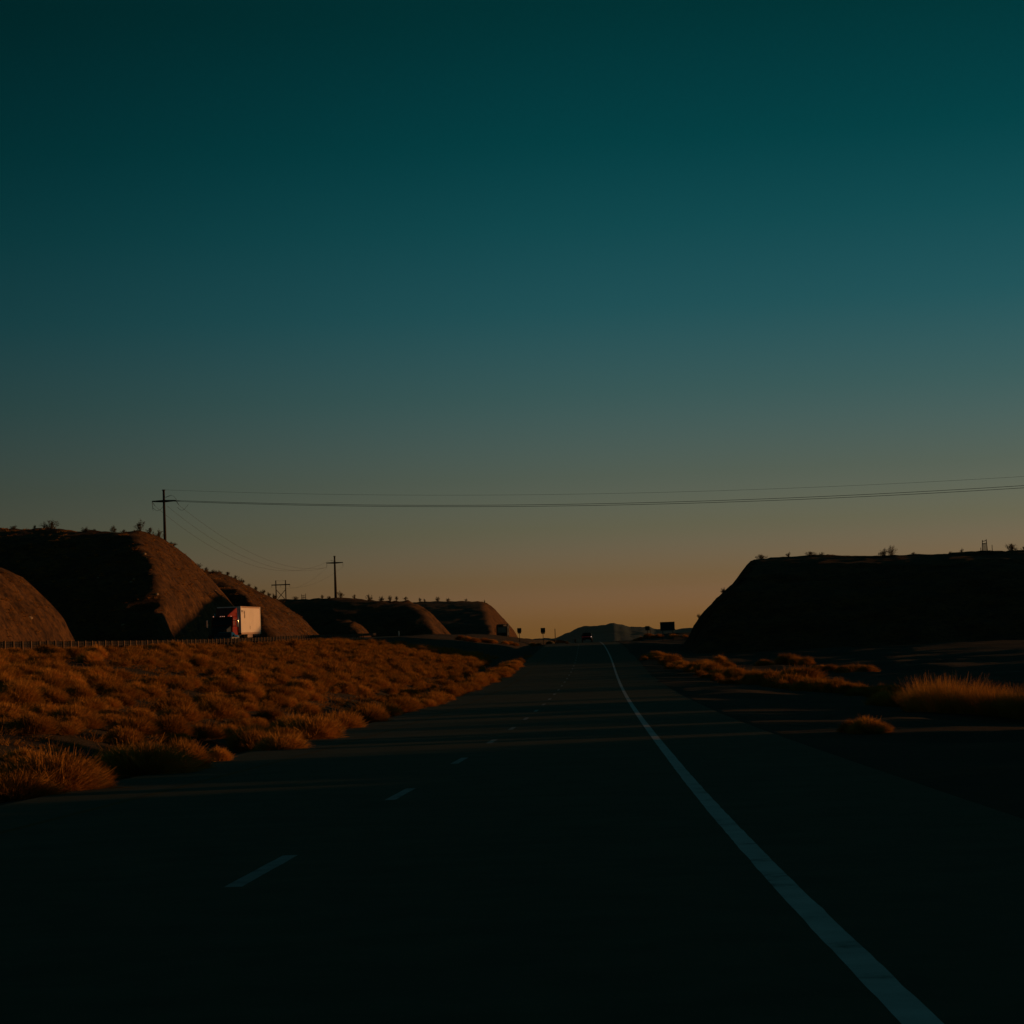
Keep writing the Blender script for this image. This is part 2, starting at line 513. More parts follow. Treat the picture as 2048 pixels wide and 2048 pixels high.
_, HZ['far'] = hill('hill', 'broad dark far hill carrying the second pole',
                    [(922, 1292), (913, 1282), (894, 1258), (880, 1243), (862, 1225), (845, 1214), (825, 1207.5), (795, 1206.5), (760, 1203), (740, 1200.5), (700, 1198), (669, 1197), (620, 1199), (580, 1202), (500, 1206)],
                    600, 535, 'flat', -230, -30, 1080, 0.0, 51, ds_step=2.0, xs_step=1.0, setback=.3)
_, HZ['end'] = hill('hill', 'last far hill with orange cut face above the road end',
                    [(1044, 1288), (1040, 1281), (1029, 1262), (1015, 1246), (994, 1223), (980, 1210), (968, 1206.5), (918, 1202), (883, 1200), (851, 1201), (830, 1203), (790, 1212), (700, 1225)],
                    850, 640, 0.4, -130, -24, 930, -.1, 61, ds_step=2.5, xs_step=.8)
_, HZ['right'] = hill('hill', 'dark flat topped hill in shade on the right',
                      [(1366, 1290), (1373, 1280), (1386, 1255), (1397, 1238), (1419, 1212), (1447, 1187), (1455, 1181), (1469, 1165), (1487, 1141), (1505, 1121), (1520, 1114), (1567, 1112),
                       (1664, 1113.5), (1704, 1114), (1728, 1118), (1767, 1117.5), (1892, 1110.6), (2048, 1109.5)],
                      335, 279, 0.5, 5, 130, 373, -0.02, 71, side=-1, skew=-.25)


# a low bank beyond the right hill, where the signs stand
def bank_z(X, D):
    g = ground_z(X, D)
    c = np.interp(X, [3.0, 6.5, 11, 17, 26], [-1, .9, 1.5, 1.2, -1])
    return np.minimum(g + c * np.exp(-((D - 440) / 34.0) ** 2) - 0.25, 9) + fbm(X, D, 3, 3, 77) * .35


v, f = grid(np.arange(2, 30, .5), np.arange(370, 520, 1.5), bank_z)
o = tag(link('roadside_bank', mesh_np('roadside_bank', v, f, M['soil'], True)), kind='structure')

# mountains on the horizon
mpx = [(900, 1284), (980, 1283), (1039, 1280.5), (1062, 1279.5), (1079, 1277), (1089, 1275.6), (1103, 1278), (1116, 1274.5), (1128, 1269), (1145, 1262), (1159.5, 1255),
       (1168, 1251.8), (1186, 1251.2), (1199, 1250), (1211, 1249), (1219.5, 1246), (1228, 1245.5), (1236, 1248), (1246, 1248.6), (1259, 1252.8), (1279.5, 1253.4),
       (1298, 1254), (1308, 1257.3), (1321, 1257), (1352, 1258), (1373, 1256), (1400, 1254), (1480, 1262), (1600, 1270)]
MD = 7000.0
mp = np.array([at(x, y, MD) for x, y in mpx])


def mount_z(X, D):
    top = np.interp(X, mp[:, 0], mp[:, 2])
    t = np.abs(D - MD) / np.where(D < MD, 900.0, 1400.0)
    r = np.clip(1 - t, 0, 1)
    gul = np.abs(fbm(X, D, 110, 4, 91)) * 0.55
    edge = smooth01((X - mp[0, 0]) / 60) * smooth01((mp[-1, 0] - X) / 150)
    jag = fbm(X, D, 30, 4, 93, .6) * 4.0
    return -12 + (top + 12 + jag * r) * edge * (r ** 1.15) * (1 - .6 * gul * smooth01(t * 3.5))


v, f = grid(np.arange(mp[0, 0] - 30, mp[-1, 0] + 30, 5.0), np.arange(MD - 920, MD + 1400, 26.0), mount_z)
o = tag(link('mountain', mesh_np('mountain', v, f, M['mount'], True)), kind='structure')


def surf(X, d):
    """highest soil at a spot"""
    a = np.array([[X]]); b = np.array([[d]])
    z = gz(X, d)
    rngs = {'near': (-110, -40, 83, 262), 'left': (-150, -42, 241, 600), 'mid': (-110, -42, 348, 470), 'small': (-90, -40, 466, 530),
            'far': (-230, -30, 523, 1080), 'end': (-130, -24, 628, 930), 'right': (5, 130, 267, 373)}
    for k, (x0, x1, y0, y1) in rngs.items():
        if x0 < X < x1 and y0 < d < y1:
            z = max(z, float(HZ[k](a, b)[0, 0]))
    if 2 < X < 30 and 370 < d < 520:
        z = max(z, float(bank_z(a, b)[0, 0]))
    return z


# ------------------------------------------------------------------ dry brush
def blades(n, Rr, seed, H=0.8, w=0.011, lean=(0.12, -0.05), tilt=78, base=.35, droop=.32):
    """fan of thin curved stalks: (verts, quads)"""
    g = np.random.default_rng(seed)
    az = g.uniform(0, 2 * math.pi, n)
    ti = np.radians(tilt) * np.sqrt(g.uniform(0.0, 1, n))
    L = Rr * g.uniform(.62, 1.12, n)
    # lobes make the outline uneven
    L *= 1 + .22 * np.sin(az * 3 + seed) * (ti / 1.3) + .14 * np.sin(az * 5 + 2 * seed)
    br = Rr * base * np.sqrt(g.uniform(0, 1, n)); ba = az + g.normal(0, .5, n)
    b = np.stack([br * np.cos(ba), br * np.sin(ba), np.full(n, -0.06)], 1)
    dr = np.stack([np.sin(ti) * np.cos(az) + lean[0], np.sin(ti) * np.sin(az) + lean[1], np.cos(ti) * H + .12], 1)
    ts = np.array([0, .35, .7, 1.0])
    side = np.stack([-np.sin(az + g.normal(0, .8, n)), np.cos(az + g.normal(0, .8, n)), g.normal(0, .35, n)], 1)
    side /= np.linalg.norm(side, axis=1)[:, None]
    V = []
    for t in ts:
        c = b + dr * (L * t)[:, None] + np.stack([g.normal(0, .02, n), g.normal(0, .02, n), -droop * np.sin(ti) * L * t * t], 1) * (1 if t else 0)
        ww = w * (1 - .7 * t) * g.uniform(.7, 1.3, n)
        V.append(c - side * ww[:, None]); V.append(c + side * ww[:, None])
    V = np.stack(V, 1)                       # n, 8, 3
    q = np.array([[0, 1, 3, 2], [2, 3, 5, 4], [4, 5, 7, 6]])
    Fc = (np.arange(n)[:, None, None] * 8 + q[None]).reshape(-1, 4)
    return V.reshape(-1, 3), Fc


def mound(n, seed, h=.62, w=.008, lean=(.08, -.03)):
    """rounded twiggy bush: short stalks bristling out of a lumpy dome"""
    g = np.random.default_rng(seed)
    az = g.uniform(0, 2 * math.pi, n); cz = g.uniform(-.02, 1, n); sz = np.sqrt(np.clip(1 - cz * cz, 0, 1))
    lob = 1 + .16 * np.sin(az * 2 + seed) + .13 * np.sin(az * 3 + 2.1 * seed) * sz + .12 * np.sin(az * 5 + cz * 6 + seed * .7)
    rr = lob * (.30 + .42 * np.sqrt(g.uniform(0, 1, n)))
    b = np.stack([rr * sz * np.cos(az), rr * sz * np.sin(az), rr * cz * h], 1)
    dr = np.stack([sz * np.cos(az) + lean[0], sz * np.sin(az) + lean[1], cz * h * 1.3 + .42], 1) + g.normal(0, .26, (n, 3))
    dr /= np.linalg.norm(dr, axis=1)[:, None]
    L = g.uniform(.20, .46, n) * np.where(g.random(n) < .06, 1.5, 1)
    sd = np.cross(dr, g.normal(0, 1, (n, 3))); sd /= np.linalg.norm(sd, axis=1)[:, None]
    V = []
    for t in (0, .5, 1.0):
        c = b + dr * (L * t)[:, None]; c[:, 2] -= .10 * L * t * t
        ww = w * (1 - .65 * t) * g.uniform(.7, 1.4, n)
        V.append(c - sd * ww[:, None]); V.append(c + sd * ww[:, None])
    V = np.stack(V, 1)
    q = np.array([[0, 1, 3, 2], [2, 3, 5, 4]])
    return V.reshape(-1, 3), (np.arange(n)[:, None, None] * 6 + q[None]).reshape(-1, 4)


BUSH = []
for k in range(9):
    vv, ff = mound(4200, 100 + k, .58 + .07 * (k % 4), .0075 + .001 * (k % 3), (.06 * (k % 3), -.04 * (k % 2)))
    BUSH.append(mesh_np('dry_bush', vv, ff, M['straw'] if k % 3 else M['straw2']))
GRASS = []
for k in range(4):
    vv, ff = blades(1100, 1.0, 200 + k, H=1.0, w=.008, tilt=46, base=.75, droop=.2)
    GRASS.append(mesh_np('tall_dry_grass', vv, ff, M['straw']))

nb = [0]


def bush(X, d, r, label, group, name='dry_bush', cat='bush', meshes=BUSH, sz=1.0, z=None):
    me = meshes[nb[0] % len(meshes)]; nb[0] += 1
    o = link(name, me, loc=(X, d, (surf(X, d) if z is None else z)))
    o.rotation_euler.z = random.uniform(-3.1, 3.1) if sz else 0
    o.scale = (r * random.uniform(.9, 1.2), r * random.uniform(.85, 1.15), r * random.uniform(.8, 1.1) * sz)
    return tag(o, label, cat, group)


def in_median(px, py, d):
    return True


row = [(1312, 1309, 246, .8), (1322, 1313, 240, .8), (1345, 1326, 222, 1.0), (1366, 1336, 205, .9), (1378, 1339, 199, .9), (1392, 1347, 190, 1.0), (1412, 1352, 180, 1.1), (1428, 1357, 172, 1.0),
       (1448, 1362, 166, 1.0), (1470, 1370, 157, 1.05), (1492, 1377, 150, 1.0), (1512, 1382, 145, 1.0), (1535, 1386, 140, 1.05), (1560, 1389, 136, 1.0), (1582, 1390, 134, 1.0),
       (1600, 1375, 137, 1.35), (1585, 1366, 142, 1.1), (1625, 1398, 128, 1.05), (1650, 1402, 124, .95), (1675, 1404, 122, .85), (1700, 1406, 120, .7), (1728, 1408, 118, .6)]
# bushes that single themselves out (photo pixel of the foot, depth, radius)
named = [
    ((20, 1570), 34, .62, 'ragged straw bush cut off by the left edge nearest the camera'),
    ((105, 1560), 35.5, .74, 'big fuzzy straw bush at the bottom left beside the asphalt'),
    ((40, 1530), 38, .62, 'straw bush behind the big fuzzy one at the bottom left'),
    ((165, 1552), 36.5, .48, 'pointed end bush right of the big fuzzy bottom left bush'),
    ((290, 1518), 41.5, .72, 'broad straw bush at the road edge, second clump from the bottom left'),
    ((245, 1500), 44.5, .62, 'tall round bush standing behind the second road edge clump'),
    ((365, 1506), 43.5, .55, 'low straw bush ending the second road edge clump on its right'),
    ((435, 1486), 47.5, .30, 'small isolated tuft on the asphalt edge left of the bright bush'),
    ((560, 1466), 54.5, .60, 'brightest orange bush at the road edge in the middle of the verge'),
    ((505, 1460), 56.5, .62, 'straw bush just left of the brightest road edge bush'),
    ((625, 1442), 63, .70, 'rounded bush right of the brightest road edge bush'),
    ((80, 1490), 46, .70, 'dark topped bush near the left edge above the bottom left clump'),
]
for (px, py), d, r, lab in named:
    p = at(px, py, d)
    bush(p[0], d, r * 1.12, lab, 'dry bushes on the verge nearest the camera')

# the row along the asphalt, then the field up to the guardrail
GRP = 'dry bushes covering the median'
d = 58.0
while d < 252:
    X = XL(d) - random.uniform(.1, .8)
    r = random.uniform(.45, .85) * (1 + d / 700)
    bush(X, d, r, 'straw bush in the row lining the left edge of the asphalt', 'dry bushes lining the left edge of the asphalt')
    d += random.uniform(3.0, 5.0) * (1 + d / 400)
cand = []
g = np.random.default_rng(5)
tries = 0
while len(cand) < 1150 and tries < 90000:
    tries += 1
    d = 38 + 240 * g.random() ** 0.62
    X = g.uniform(-1250, 0) / F * d
    edge = X - (GX + XO(d))
    sw = fbm(np.array([d]), np.array([3.0]), 22, 2, 88)[0] * 1.6
    if X > XL(d) - 1.3 or (XL(d) - 3.9 + sw < X < XL(d) - 1.5 + sw * .3 and d > 52) or edge < 1.2 or (d > 258 and X > -30):
        continue
    if fbm(X, d * .5, 4.2, 2, 66) < -.30:            # bare patches
        continue
    r = g.uniform(.30, .66) * (1 + d / 520)
    if edge < 5: r = g.uniform(.3, .45)
    if any((X - a) ** 2 + ((d - b) * .6) ** 2 < (.80 * (r + c)) ** 2 for a, b, c in cand):
        continue
    cand.append((X, d, r))
cand.sort(key=lambda c: -c[2] / c[1])
rest = cand[170:]
cand = cand[:170]
for X, d, r in cand:
    if X < GX + XO(d) + 6:
        lab = 'dry bush on the upper median just below the guardrail'
    elif d < 95:
        lab = 'dry orange bush on the near part of the median slope'
    elif d < 165:
        lab = 'dry orange bush in the middle of the median slope'
    else:
        lab = 'dry orange bush on the far part of the median slope'
    bush(X, d, r, lab, GRP)

# the same growth between and beyond them: nobody could count it
def scatter(name, pts, nb_, hr, mat, seed, wf=1.0):
    VV, FF = [], []; off = 0
    for i, (X, d, r) in enumerate(pts):
        vv, ff = blades(nb_, r, seed + i, H=.8, w=(.007 + d * .00006) * wf, tilt=70, base=.8)
        vv = vv + np.array([X, d, surf(X, d)])
        VV.append(vv); FF.append(ff + off); off += len(vv)
    return tag(link(name, mesh_np(name, np.concatenate(VV), np.concatenate(FF), mat)), kind='stuff')


def scatter_mounds(name, pts, n, mat, seed):
    VV, FF = [], []; off = 0
    base = [mound(n, seed + q, .55 + .06 * q, .013, (.05 * (q % 3), -.03)) for q in range(6)]
    for i, (X, d, r) in enumerate(pts):
        vv, ff = base[i % 6]
        a = g.uniform(-3, 3); c_, s_ = math.cos(a), math.sin(a)
        vv = np.stack([(vv[:, 0] * c_ - vv[:, 1] * s_) * r, (vv[:, 0] * s_ + vv[:, 1] * c_) * r, vv[:, 2] * r * g.uniform(.85, 1.1)], 1)
        vv = vv + np.array([X, d, surf(X, d)])
        VV.append(vv); FF.append(ff + off); off += len(vv)
    return tag(link(name, mesh_np(name, np.concatenate(VV), np.concatenate(FF), mat)), kind='stuff')


side = []
for i in range(90):  # bushes out of frame, added so their shadows cover the road
    d = -30 + 148 * g.random() ** 1.35
    X = max(.178 * max(d, 0) + 1.2, 6.5) + abs(g.normal(0, 4.5))
    side.append((X, d, g.uniform(.6, 1.15)))
_rx = np.array([at(px, py, d)[0] for px, py, d, r in sorted(row, key=lambda q: q[2])]); _rd = np.array(sorted(q[2] for q in row))
for i in range(300):
    d = g.uniform(108, 262)
    side.append((float(np.interp(d, _rd, _rx)) + g.normal(0, .6), d, g.uniform(.36, .6)))
scatter_mounds('dry_brush', rest + side, 1000, M['straw2'], 8000)
pts = []
while len(pts) < 2600:
    d = 34 + 250 * g.random() ** 0.75
    X = g.uniform(-1260, 0) / F * d
    if (X < XL(d) - 4.2 or X > XL(d) - 1.3) and XL(d) - .3 > X > GX + XO(d) - .4:
        pts.append((X, d, g.uniform(.14, .34) * (1 + d / 350)))
scatter('dry_grass', pts, 70, .5, M['straw2'], 1000)

# right-hand verge
rb = [((1735, 1493), 52, .50, 'lone bright bush on the dark right shoulder, left half'), ((1705, 1487), 53, .34, 'small curled tuft left of the lone bush on the right shoulder'),
      ((1755, 1488), 52.5, .36, 'dim half of the lone clump on the dark right shoulder')]
for (px, py), d, r, lab in rb:
    p = at(px, py, d)
    bush(p[0], d, r, lab, 'small clump on the right shoulder')
for i, (px, py, d, r) in enumerate(row):
    p = at(px, py, d)
    lab = 'straw bush in the lit row along the right shoulder, below the dark hill'
    if i == 15: lab = 'tallest humped bush of the lit row along the right shoulder'
    if i == 0: lab = 'farthest tiny bush of the lit row along the right shoulder'
    if i == 21: lab = 'faint small bush ending the right shoulder row towards the camera'
    bush(p[0], d, r * 1.05, lab, 'dry bushes lining the right shoulder')
row2 = [(1398, 1322, 215, .9), (1412, 1325, 212, .8), (1440, 1324, 214, 1.2), (1455, 1326, 210, .8), (1528, 1318, 205, .8), (1575, 1310, 215, 1.1), (1592, 1311, 213, .9), (1612, 1316, 205, .8),
        (1640, 1322, 192, .7), (1660, 1327, 188, .7), (1690, 1333, 180, .8), (1715, 1338, 176, .9), (1735, 1342, 172, .8)]
for px, py, d, r in row2:
    p = at(px, py, d)
    bush(p[0], d, r, 'low orange bush in the back row under the dark right hill', 'dry bushes in the back row on the right')
near_r = [(1770, 1392, 88, .55), (1790, 1402, 86, .5), (1800, 1412, 84, .5), (1765, 1380, 90, .5), (1822, 1352, 92, .5)]
for px, py, d, r in near_r:
    p = at(px, py, d)
    bush(p[0], d, r * 1.3, 'bush on the right verge between the row and the tall grass', 'bushes beside the tall grass on the right')
for i, (px, py, d, r) in enumerate([(1832, 1412, 80, .62), (1850, 1430, 76, .72), (1875, 1436, 74, .8), (1900, 1438, 73, .8), (1925, 1442, 72, .75), (1950, 1444, 71.5, .65), (1975, 1446, 71, .62),
                                    (2000, 1448, 70, .62), (2022, 1450, 69.5, .66), (2045, 1452, 69, .7), (2070, 1454, 68.5, .7), (1862, 1420, 79, .8), (1890, 1424, 77, .85), (1985, 1438, 74, .6), (2030, 1440, 72, .6)]):
    p = at(px, py, d)
    bush(p[0], d, r, 'tuft of tall dry grass at the right edge of the photo' if i != 2 else 'tallest grass tuft where the right edge grass rises to a peak',
         'tall dry grass tufts on the right verge', 'tall_dry_grass', 'grass tuft', GRASS, 1.15)
# beyond the crest
far_b = [(1282, 1279, 430, 1.0), (1296, 1279, 428, 1.0), (1308, 1281, 426, 1.0), (1318, 1282, 424, .9), (1346, 1283, 420, .9), (1352, 1283, 420, .8), (1370, 1281, 420, .7), (1272, 1277, 436, .7)]
for px, py, d, r in far_b:
    p = at(px, py, d)
    bush(p[0], d, r, 'small orange bush at the foot of the roadside signs right of the crest', 'dry bushes around the right-hand signs')
for px, py, d, r in [(1065, 1287, 420, .9), (1077, 1287, 420, .7), (1098, 1286, 425, .7), (1020, 1283, 380, .8), (1030, 1284, 375, .7), (1010, 1285, 370, .8), (985, 1285, 365, .9), (968, 1284, 365, .9), (950, 1284, 360, 1.0), (935, 1283, 360, 1.0), (922, 1282, 362, .9)]:
    p = at(px, py, d)
    bush(p[0], d, r, 'small orange bush on the far median near the crest', 'dry bushes on the far median')


# ------------------------------------------------------------------ desert shrubs on the skylines
def shrub_mesh(seed, n_st=16, spread=1.0):
    g = np.random.default_rng(seed)
    st = MB(); LV, LF = [], []
    off = 0
    for i in range(n_st):
        az = g.uniform(0, 6.28); ti = g.uniform(.1, 1.05) * spread
        L = g.uniform(.6, 1.05)
        p0 = np.array([0, 0, -.08]); d = np.array([math.sin(ti) * math.cos(az), math.sin(ti) * math.sin(az), math.cos(ti)])
        pm = p0 + d * L * .5 + g.normal(0, .04, 3); p1 = p0 + d * L + np.array([0, 0, .06]) + g.normal(0, .05, 3)
        st.tube([p0, pm, p1], .016, 4, .006, False)
        for c, k in ((p0 * .75 + pm * .25, 5), (pm, 12), (pm * .4 + p1 * .6, 16), (p1, 22)):
            cs = c + g.normal(0, .10, (k, 3))
            a = g.normal(0, 1, (k, 3)); a /= np.linalg.norm(a, axis=1)[:, None]
            b = np.cross(a, g.normal(0, 1, (k, 3))); b /= np.linalg.norm(b, axis=1)[:, None]
            s = g.uniform(.02, .055, (k, 1))
            q = np.stack([cs - a * s - b * s * .5, cs + a * s - b * s * .5, cs + a * s + b * s * .5, cs - a * s + b * s * .5], 1).reshape(-1, 3)
            LV.append(q); LF.append(np.arange(k * 4).reshape(-1, 4) + off); off += k * 4
    me = bpy.data.meshes.new('stems'); me.from_pydata(st.v, [], st.f); me.materials.append(M['stem'])
    return me, mesh_np('foliage', np.concatenate(LV), np.concatenate(LF), M['green'])


SHR = [shrub_mesh(300 + k, 14 + 3 * (k % 4), .8 + .12 * (k % 4)) for k in range(7)]
ns = [0]


def shrub(px, py, d, w, h, label, group, sink=0.15):
    """w, h in photo pixels; stands where its foot is seen, at depth d"""
    if group.startswith('shrubs'):
        best = None
        for dd in np.arange(d - 45, d + 8, 1.5):
            q = at(px, py, dd); zs = surf(q[0], dd)
            if zs > gz(q[0], dd) + 1 and (best is None or zs / dd - q[2] / dd > best[0]):
                best = (zs / dd - q[2] / dd, dd, zs)
        if best:
            d = best[1] + .3
    p = at(px, py, d)
    z = surf(p[0], d)
    st, fo = SHR[ns[0] % len(SHR)]; ns[0] += 1
    W = w / F * d; Hh = h / F * d
    o = thing('desert_shrub', (p[0], d, z - .1), label, 'shrub', group, random.uniform(-3, 3))
    s = link('stems', st, o); c = link('foliage', fo, o)
    for q in (s, c):
        q.scale = (W / 1.35, W / 1.35, (Hh + .15) / 1.02)
    return o


LR = 'shrubs along the left ridge'
for a in [(28, 1060, 330, 18, 5, 'small low shrub on the left ridge, first from the frame edge'),
          (70, 1061, 330, 9, 8, 'small round shrub on the left ridge beside the widest bushy shrub'),
          (103, 1064, 330, 30, 16, 'widest bushy shrub on the left ridge'),
          (171, 1069, 330, 18, 8, 'low dark shrub on the left ridge midway to the pole'),
          (188, 1070, 330, 10, 5, 'tiny shrub right of the low dark shrub on the left ridge'),
          (226, 1073, 330, 16, 13, 'thin twiggy shrub on the left ridge'),
          (247, 1075, 330, 12, 5, 'tiny flat shrub right of the thin twiggy shrub'),
          (281, 1080, 330, 20, 19, 'tallest round shrub on the left ridge, left of the near pole'),
          (300, 1082, 330, 14, 10, 'small shrub between the tallest ridge shrub and the near pole'),
          (317, 1084, 330, 20, 16, 'bushy shrub touching the near pole on its left'),
          (345, 1088, 329, 15, 6, 'flat shrub just right of the near pole foot')]:
    shrub(*a, LR)
for px, py, w, h in [(398, 1134, 14, 8), (412, 1140, 12, 6), (428, 1147, 14, 7), (440, 1150, 12, 6), (455, 1155, 12, 6), (470, 1161, 14, 7), (483, 1167, 13, 8), (497, 1174, 12, 6), (512, 1181, 12, 7),
                     (526, 1188, 12, 7), (538, 1195, 12, 7), (550, 1200, 10, 6), (563, 1208, 12, 7), (548, 1198, 7, 9)]:
    shrub(px, py, 416, w, h, 'small shrub along the spur skyline behind the lorry', 'shrubs along the spur behind the lorry')
MR = 'shrubs along the far hill skyline'
for a in [(591, 1202, 601, 14, 6, 'low shrub on the far hill left of the wooden frame'), (645, 1199, 601, 8, 6, 'small shrub on the far hill left of the second pole'),
          (658, 1198, 601, 8, 4, 'tiny shrub touching the second pole on its left'), (681, 1198, 601, 14, 12, 'round shrub just right of the second pole'),
          (709, 1199, 601, 9, 7, 'small shrub midway right of the second pole'), (738, 1201, 601, 11, 11, 'tall twiggy shrub on the far hill right of the second pole'),
          (763, 1204, 601, 11, 9, 'dark shrub on the far hill where the skyline dips'), (781, 1207, 601, 11, 9, 'shrub in the dip of the far skyline'),
          (793, 1208, 601, 9, 7, 'small shrub right in the lowest dip of the far skyline'), (811, 1208, 601, 10, 5, 'flat shrub right of the far skyline dip')]:
    shrub(*a, MR)
for a in [(840, 1203.5, 851, 9, 7, 'left shrub on top of the last far hill'), (849, 1202, 851, 5, 5, 'tiny shrub on top of the last far hill'), (876, 1201, 851, 9, 8, 'tallest shrub on top of the last far hill'),
          (896, 1201.5, 851, 9, 5, 'low shrub right of the tallest on the last far hill'), (932, 1204, 851, 7, 5, 'small shrub near the right end of the last far hill'), (969, 1207.5, 851, 4, 6, 'thin shrub at the brink of the last far hill')]:
    shrub(*a, 'shrubs on the last far hill')
RRr = 'shrubs along the right-hand ridge'
for a in [(1523, 1115, 332, 20, 8, 'wide shrub at the left brink of the dark right hill'), (1577, 1114, 332, 13, 8, 'small dark shrub near the left end of the right ridge'),
          (1624, 1115, 332, 26, 9, 'wide low shrub in the left part of the right ridge'), (1644, 1115, 332, 9, 5, 'tiny shrub beside the wide low one on the right ridge'),
          (1767, 1119, 332, 15, 14, 'left one of the two round shrubs side by side on the right ridge'), (1783, 1119, 332, 21, 19, 'right, taller one of the two round shrubs on the right ridge'),
          (1827, 1116, 332, 14, 4, 'faint flat shrub right of the two round ridge shrubs'), (1901, 1112, 332, 8, 4, 'faint small shrub left of the timber frame on the right ridge'),
          (1924, 1111.5, 332, 8, 7, 'small stubby shrub nearest the left of the timber frame'), (2025, 1112, 332, 26, 13, 'large shrub at the right end of the right ridge'),
          (2050, 1112, 332, 12, 8, 'shrub cut by the right edge of the photo'),
          (1447, 1188, 332, 11, 8, 'shrub clinging to the cut edge of the right hill, the higher one'), (1398, 1239, 332, 9, 6, 'shrub clinging to the cut edge of the right hill, the lower one')]:
    shrub(*a, RRr)
shrub(492, 1279, 236, 15, 18, 'dark leafy shrub in front of the trailer, the left of two', 'dark shrubs in front of the trailer')
shrub(501, 1279, 236, 10, 12, 'dark leafy shrub in front of the trailer, the smaller right one', 'dark shrubs in front of the trailer')
shrub(1134, 1287, 400, 12, 6, 'rounded dark shrub at the road crest left of the distant car', 'dark shrubs at the crest')
shrub(1151, 1285, 440, 5, 8, 'thin dark shrub at the road crest beside the distant car', 'dark shrubs at the crest')

# growth on the slopes, too small to count
pts = []
for k, (x0, x1, y0, y1), n in (('near', (-62, -47, 150, 222), 420), ('left', (-90, -48, 258, 330), 900), ('mid', (-75, -48, 362, 418), 600)):
    for i in range(n):
        X = g.uniform(x0, x1); d = g.uniform(y0, y1)
        z = surf(X, d)
        if z > gz(X, d) + .6:
            pts.append((X, d, g.uniform(.10, .36)))
scatter('sparse_scrub', pts, 46, .4, M['straw2'], 5000, 1.2)

# pale stones on the left slopes
def rock_mesh(seed):
    g = np.random.default_rng(seed)
    import bmesh
    bm = bmesh.new(); bmesh.ops.create_icosphere(bm, subdivisions=2, radius=1)
    for vtx in bm.verts:
        vtx.co *= 1 + g.normal(0, .10)
        vtx.co.z *= .75
    me = bpy.data.meshes.new('rock'); bm.to_mesh(me); bm.free(); me.materials.append(M['rock'])
    return me


RK = [rock_mesh(k) for k in range(4)]
for i, (px, py, d) in enumerate([(265, 1106, 318), (289, 1108, 322), (293, 1118, 320), (196, 1156, 300), (206, 1168, 296), (262, 1165, 300), (268, 1159, 302), (328, 1241, 281), (314, 1189, 300),
                                 (430, 1181, 326), (577, 1229, 408), (610, 1263, 400), (628, 1260, 410), (48, 1220, 205), (85, 1248, 205), (60, 1236, 206), (727, 1229, 560), (246, 1250, 270)]):
    # slide along the sight line until it meets the slope
    best = None
    for dd in np.arange(d - 70, d + 40, 1.0):
        p = at(px, py, dd)
        if surf(p[0], dd) >= p[2]:
            best = p; break
    if best is None:
        continue
    o = link('rock', RK[i % 4], loc=best)
    s = random.uniform(.09, .17) * (1 + d / 500)
    o.scale = (s, s, s); o.rotation_euler.z = random.uniform(0, 6)
    tag(o, 'pale stone lying on the slopes of the left hills', 'rock', 'pale stones on the left hills')

# ------------------------------------------------------------------ guardrail
gr = thing('guardrail', (GX, 130, gz(GX, 130)), 'dark steel guardrail on pale posts along the opposite road', 'guardrail')
org = np.array(gr.location)
dd = np.arange(112, 345, 2.0)
prof = [(0, -.16), (.05, -.12), (.05, -.05), (0, 0), (.05, .05), (.05, .12), (0, .16)]
vs = []; fs = []
for i, d in enumerate(dd):
    for (ox, oz) in prof:
        vs.append((GX + XO(d) - .12 - ox - org[0], d - org[1], zo(d) + RAIL_H - .16 + oz - org[2]))
k = len(prof)
for i in range(len(dd) - 1):
    for j in range(k - 1):
        fs.append((i * k + j, (i + 1) * k + j, (i + 1) * k + j + 1, i * k + j + 1))
mb = MB().add(vs, fs)
mb.build('beam', M['galv'], gr).modifiers.new('thick', 'SOLIDIFY').thickness = .012
post_me = MB().box(-.05, .05, -.08, .08, -.3, RAIL_H + .03)
pm = bpy.data.meshes.new('post'); pm.from_pydata(post_me.v, [], post_me.f); pm.materials.append(M['wood'])
for i in range(98):
    d = 126 + i * 2.06
    o = link('post', pm, gr, (XO(d), d - org[1], zo(d) - org[2] + random.uniform(-.03, .03)))
    o.rotation_euler = (random.uniform(-.03, .03), random.uniform(-.03, .03), 0)


# ------------------------------------------------------------------ poles and wires
def insul_string(p0, p1, n=5, r=.09):
    m = MB(); p0 = np.array(p0, float); p1 = np.array(p1, float)
    m.tube([p0, p1], .03, 5)
    for i in range(n):
        a = p0 + (p1 - p0) * (.2 + .7 * i / n); b = a + (p1 - p0) * .06
        m.tube([a, b], r, 8, r * .55)
    return m


WIREPTS = {}


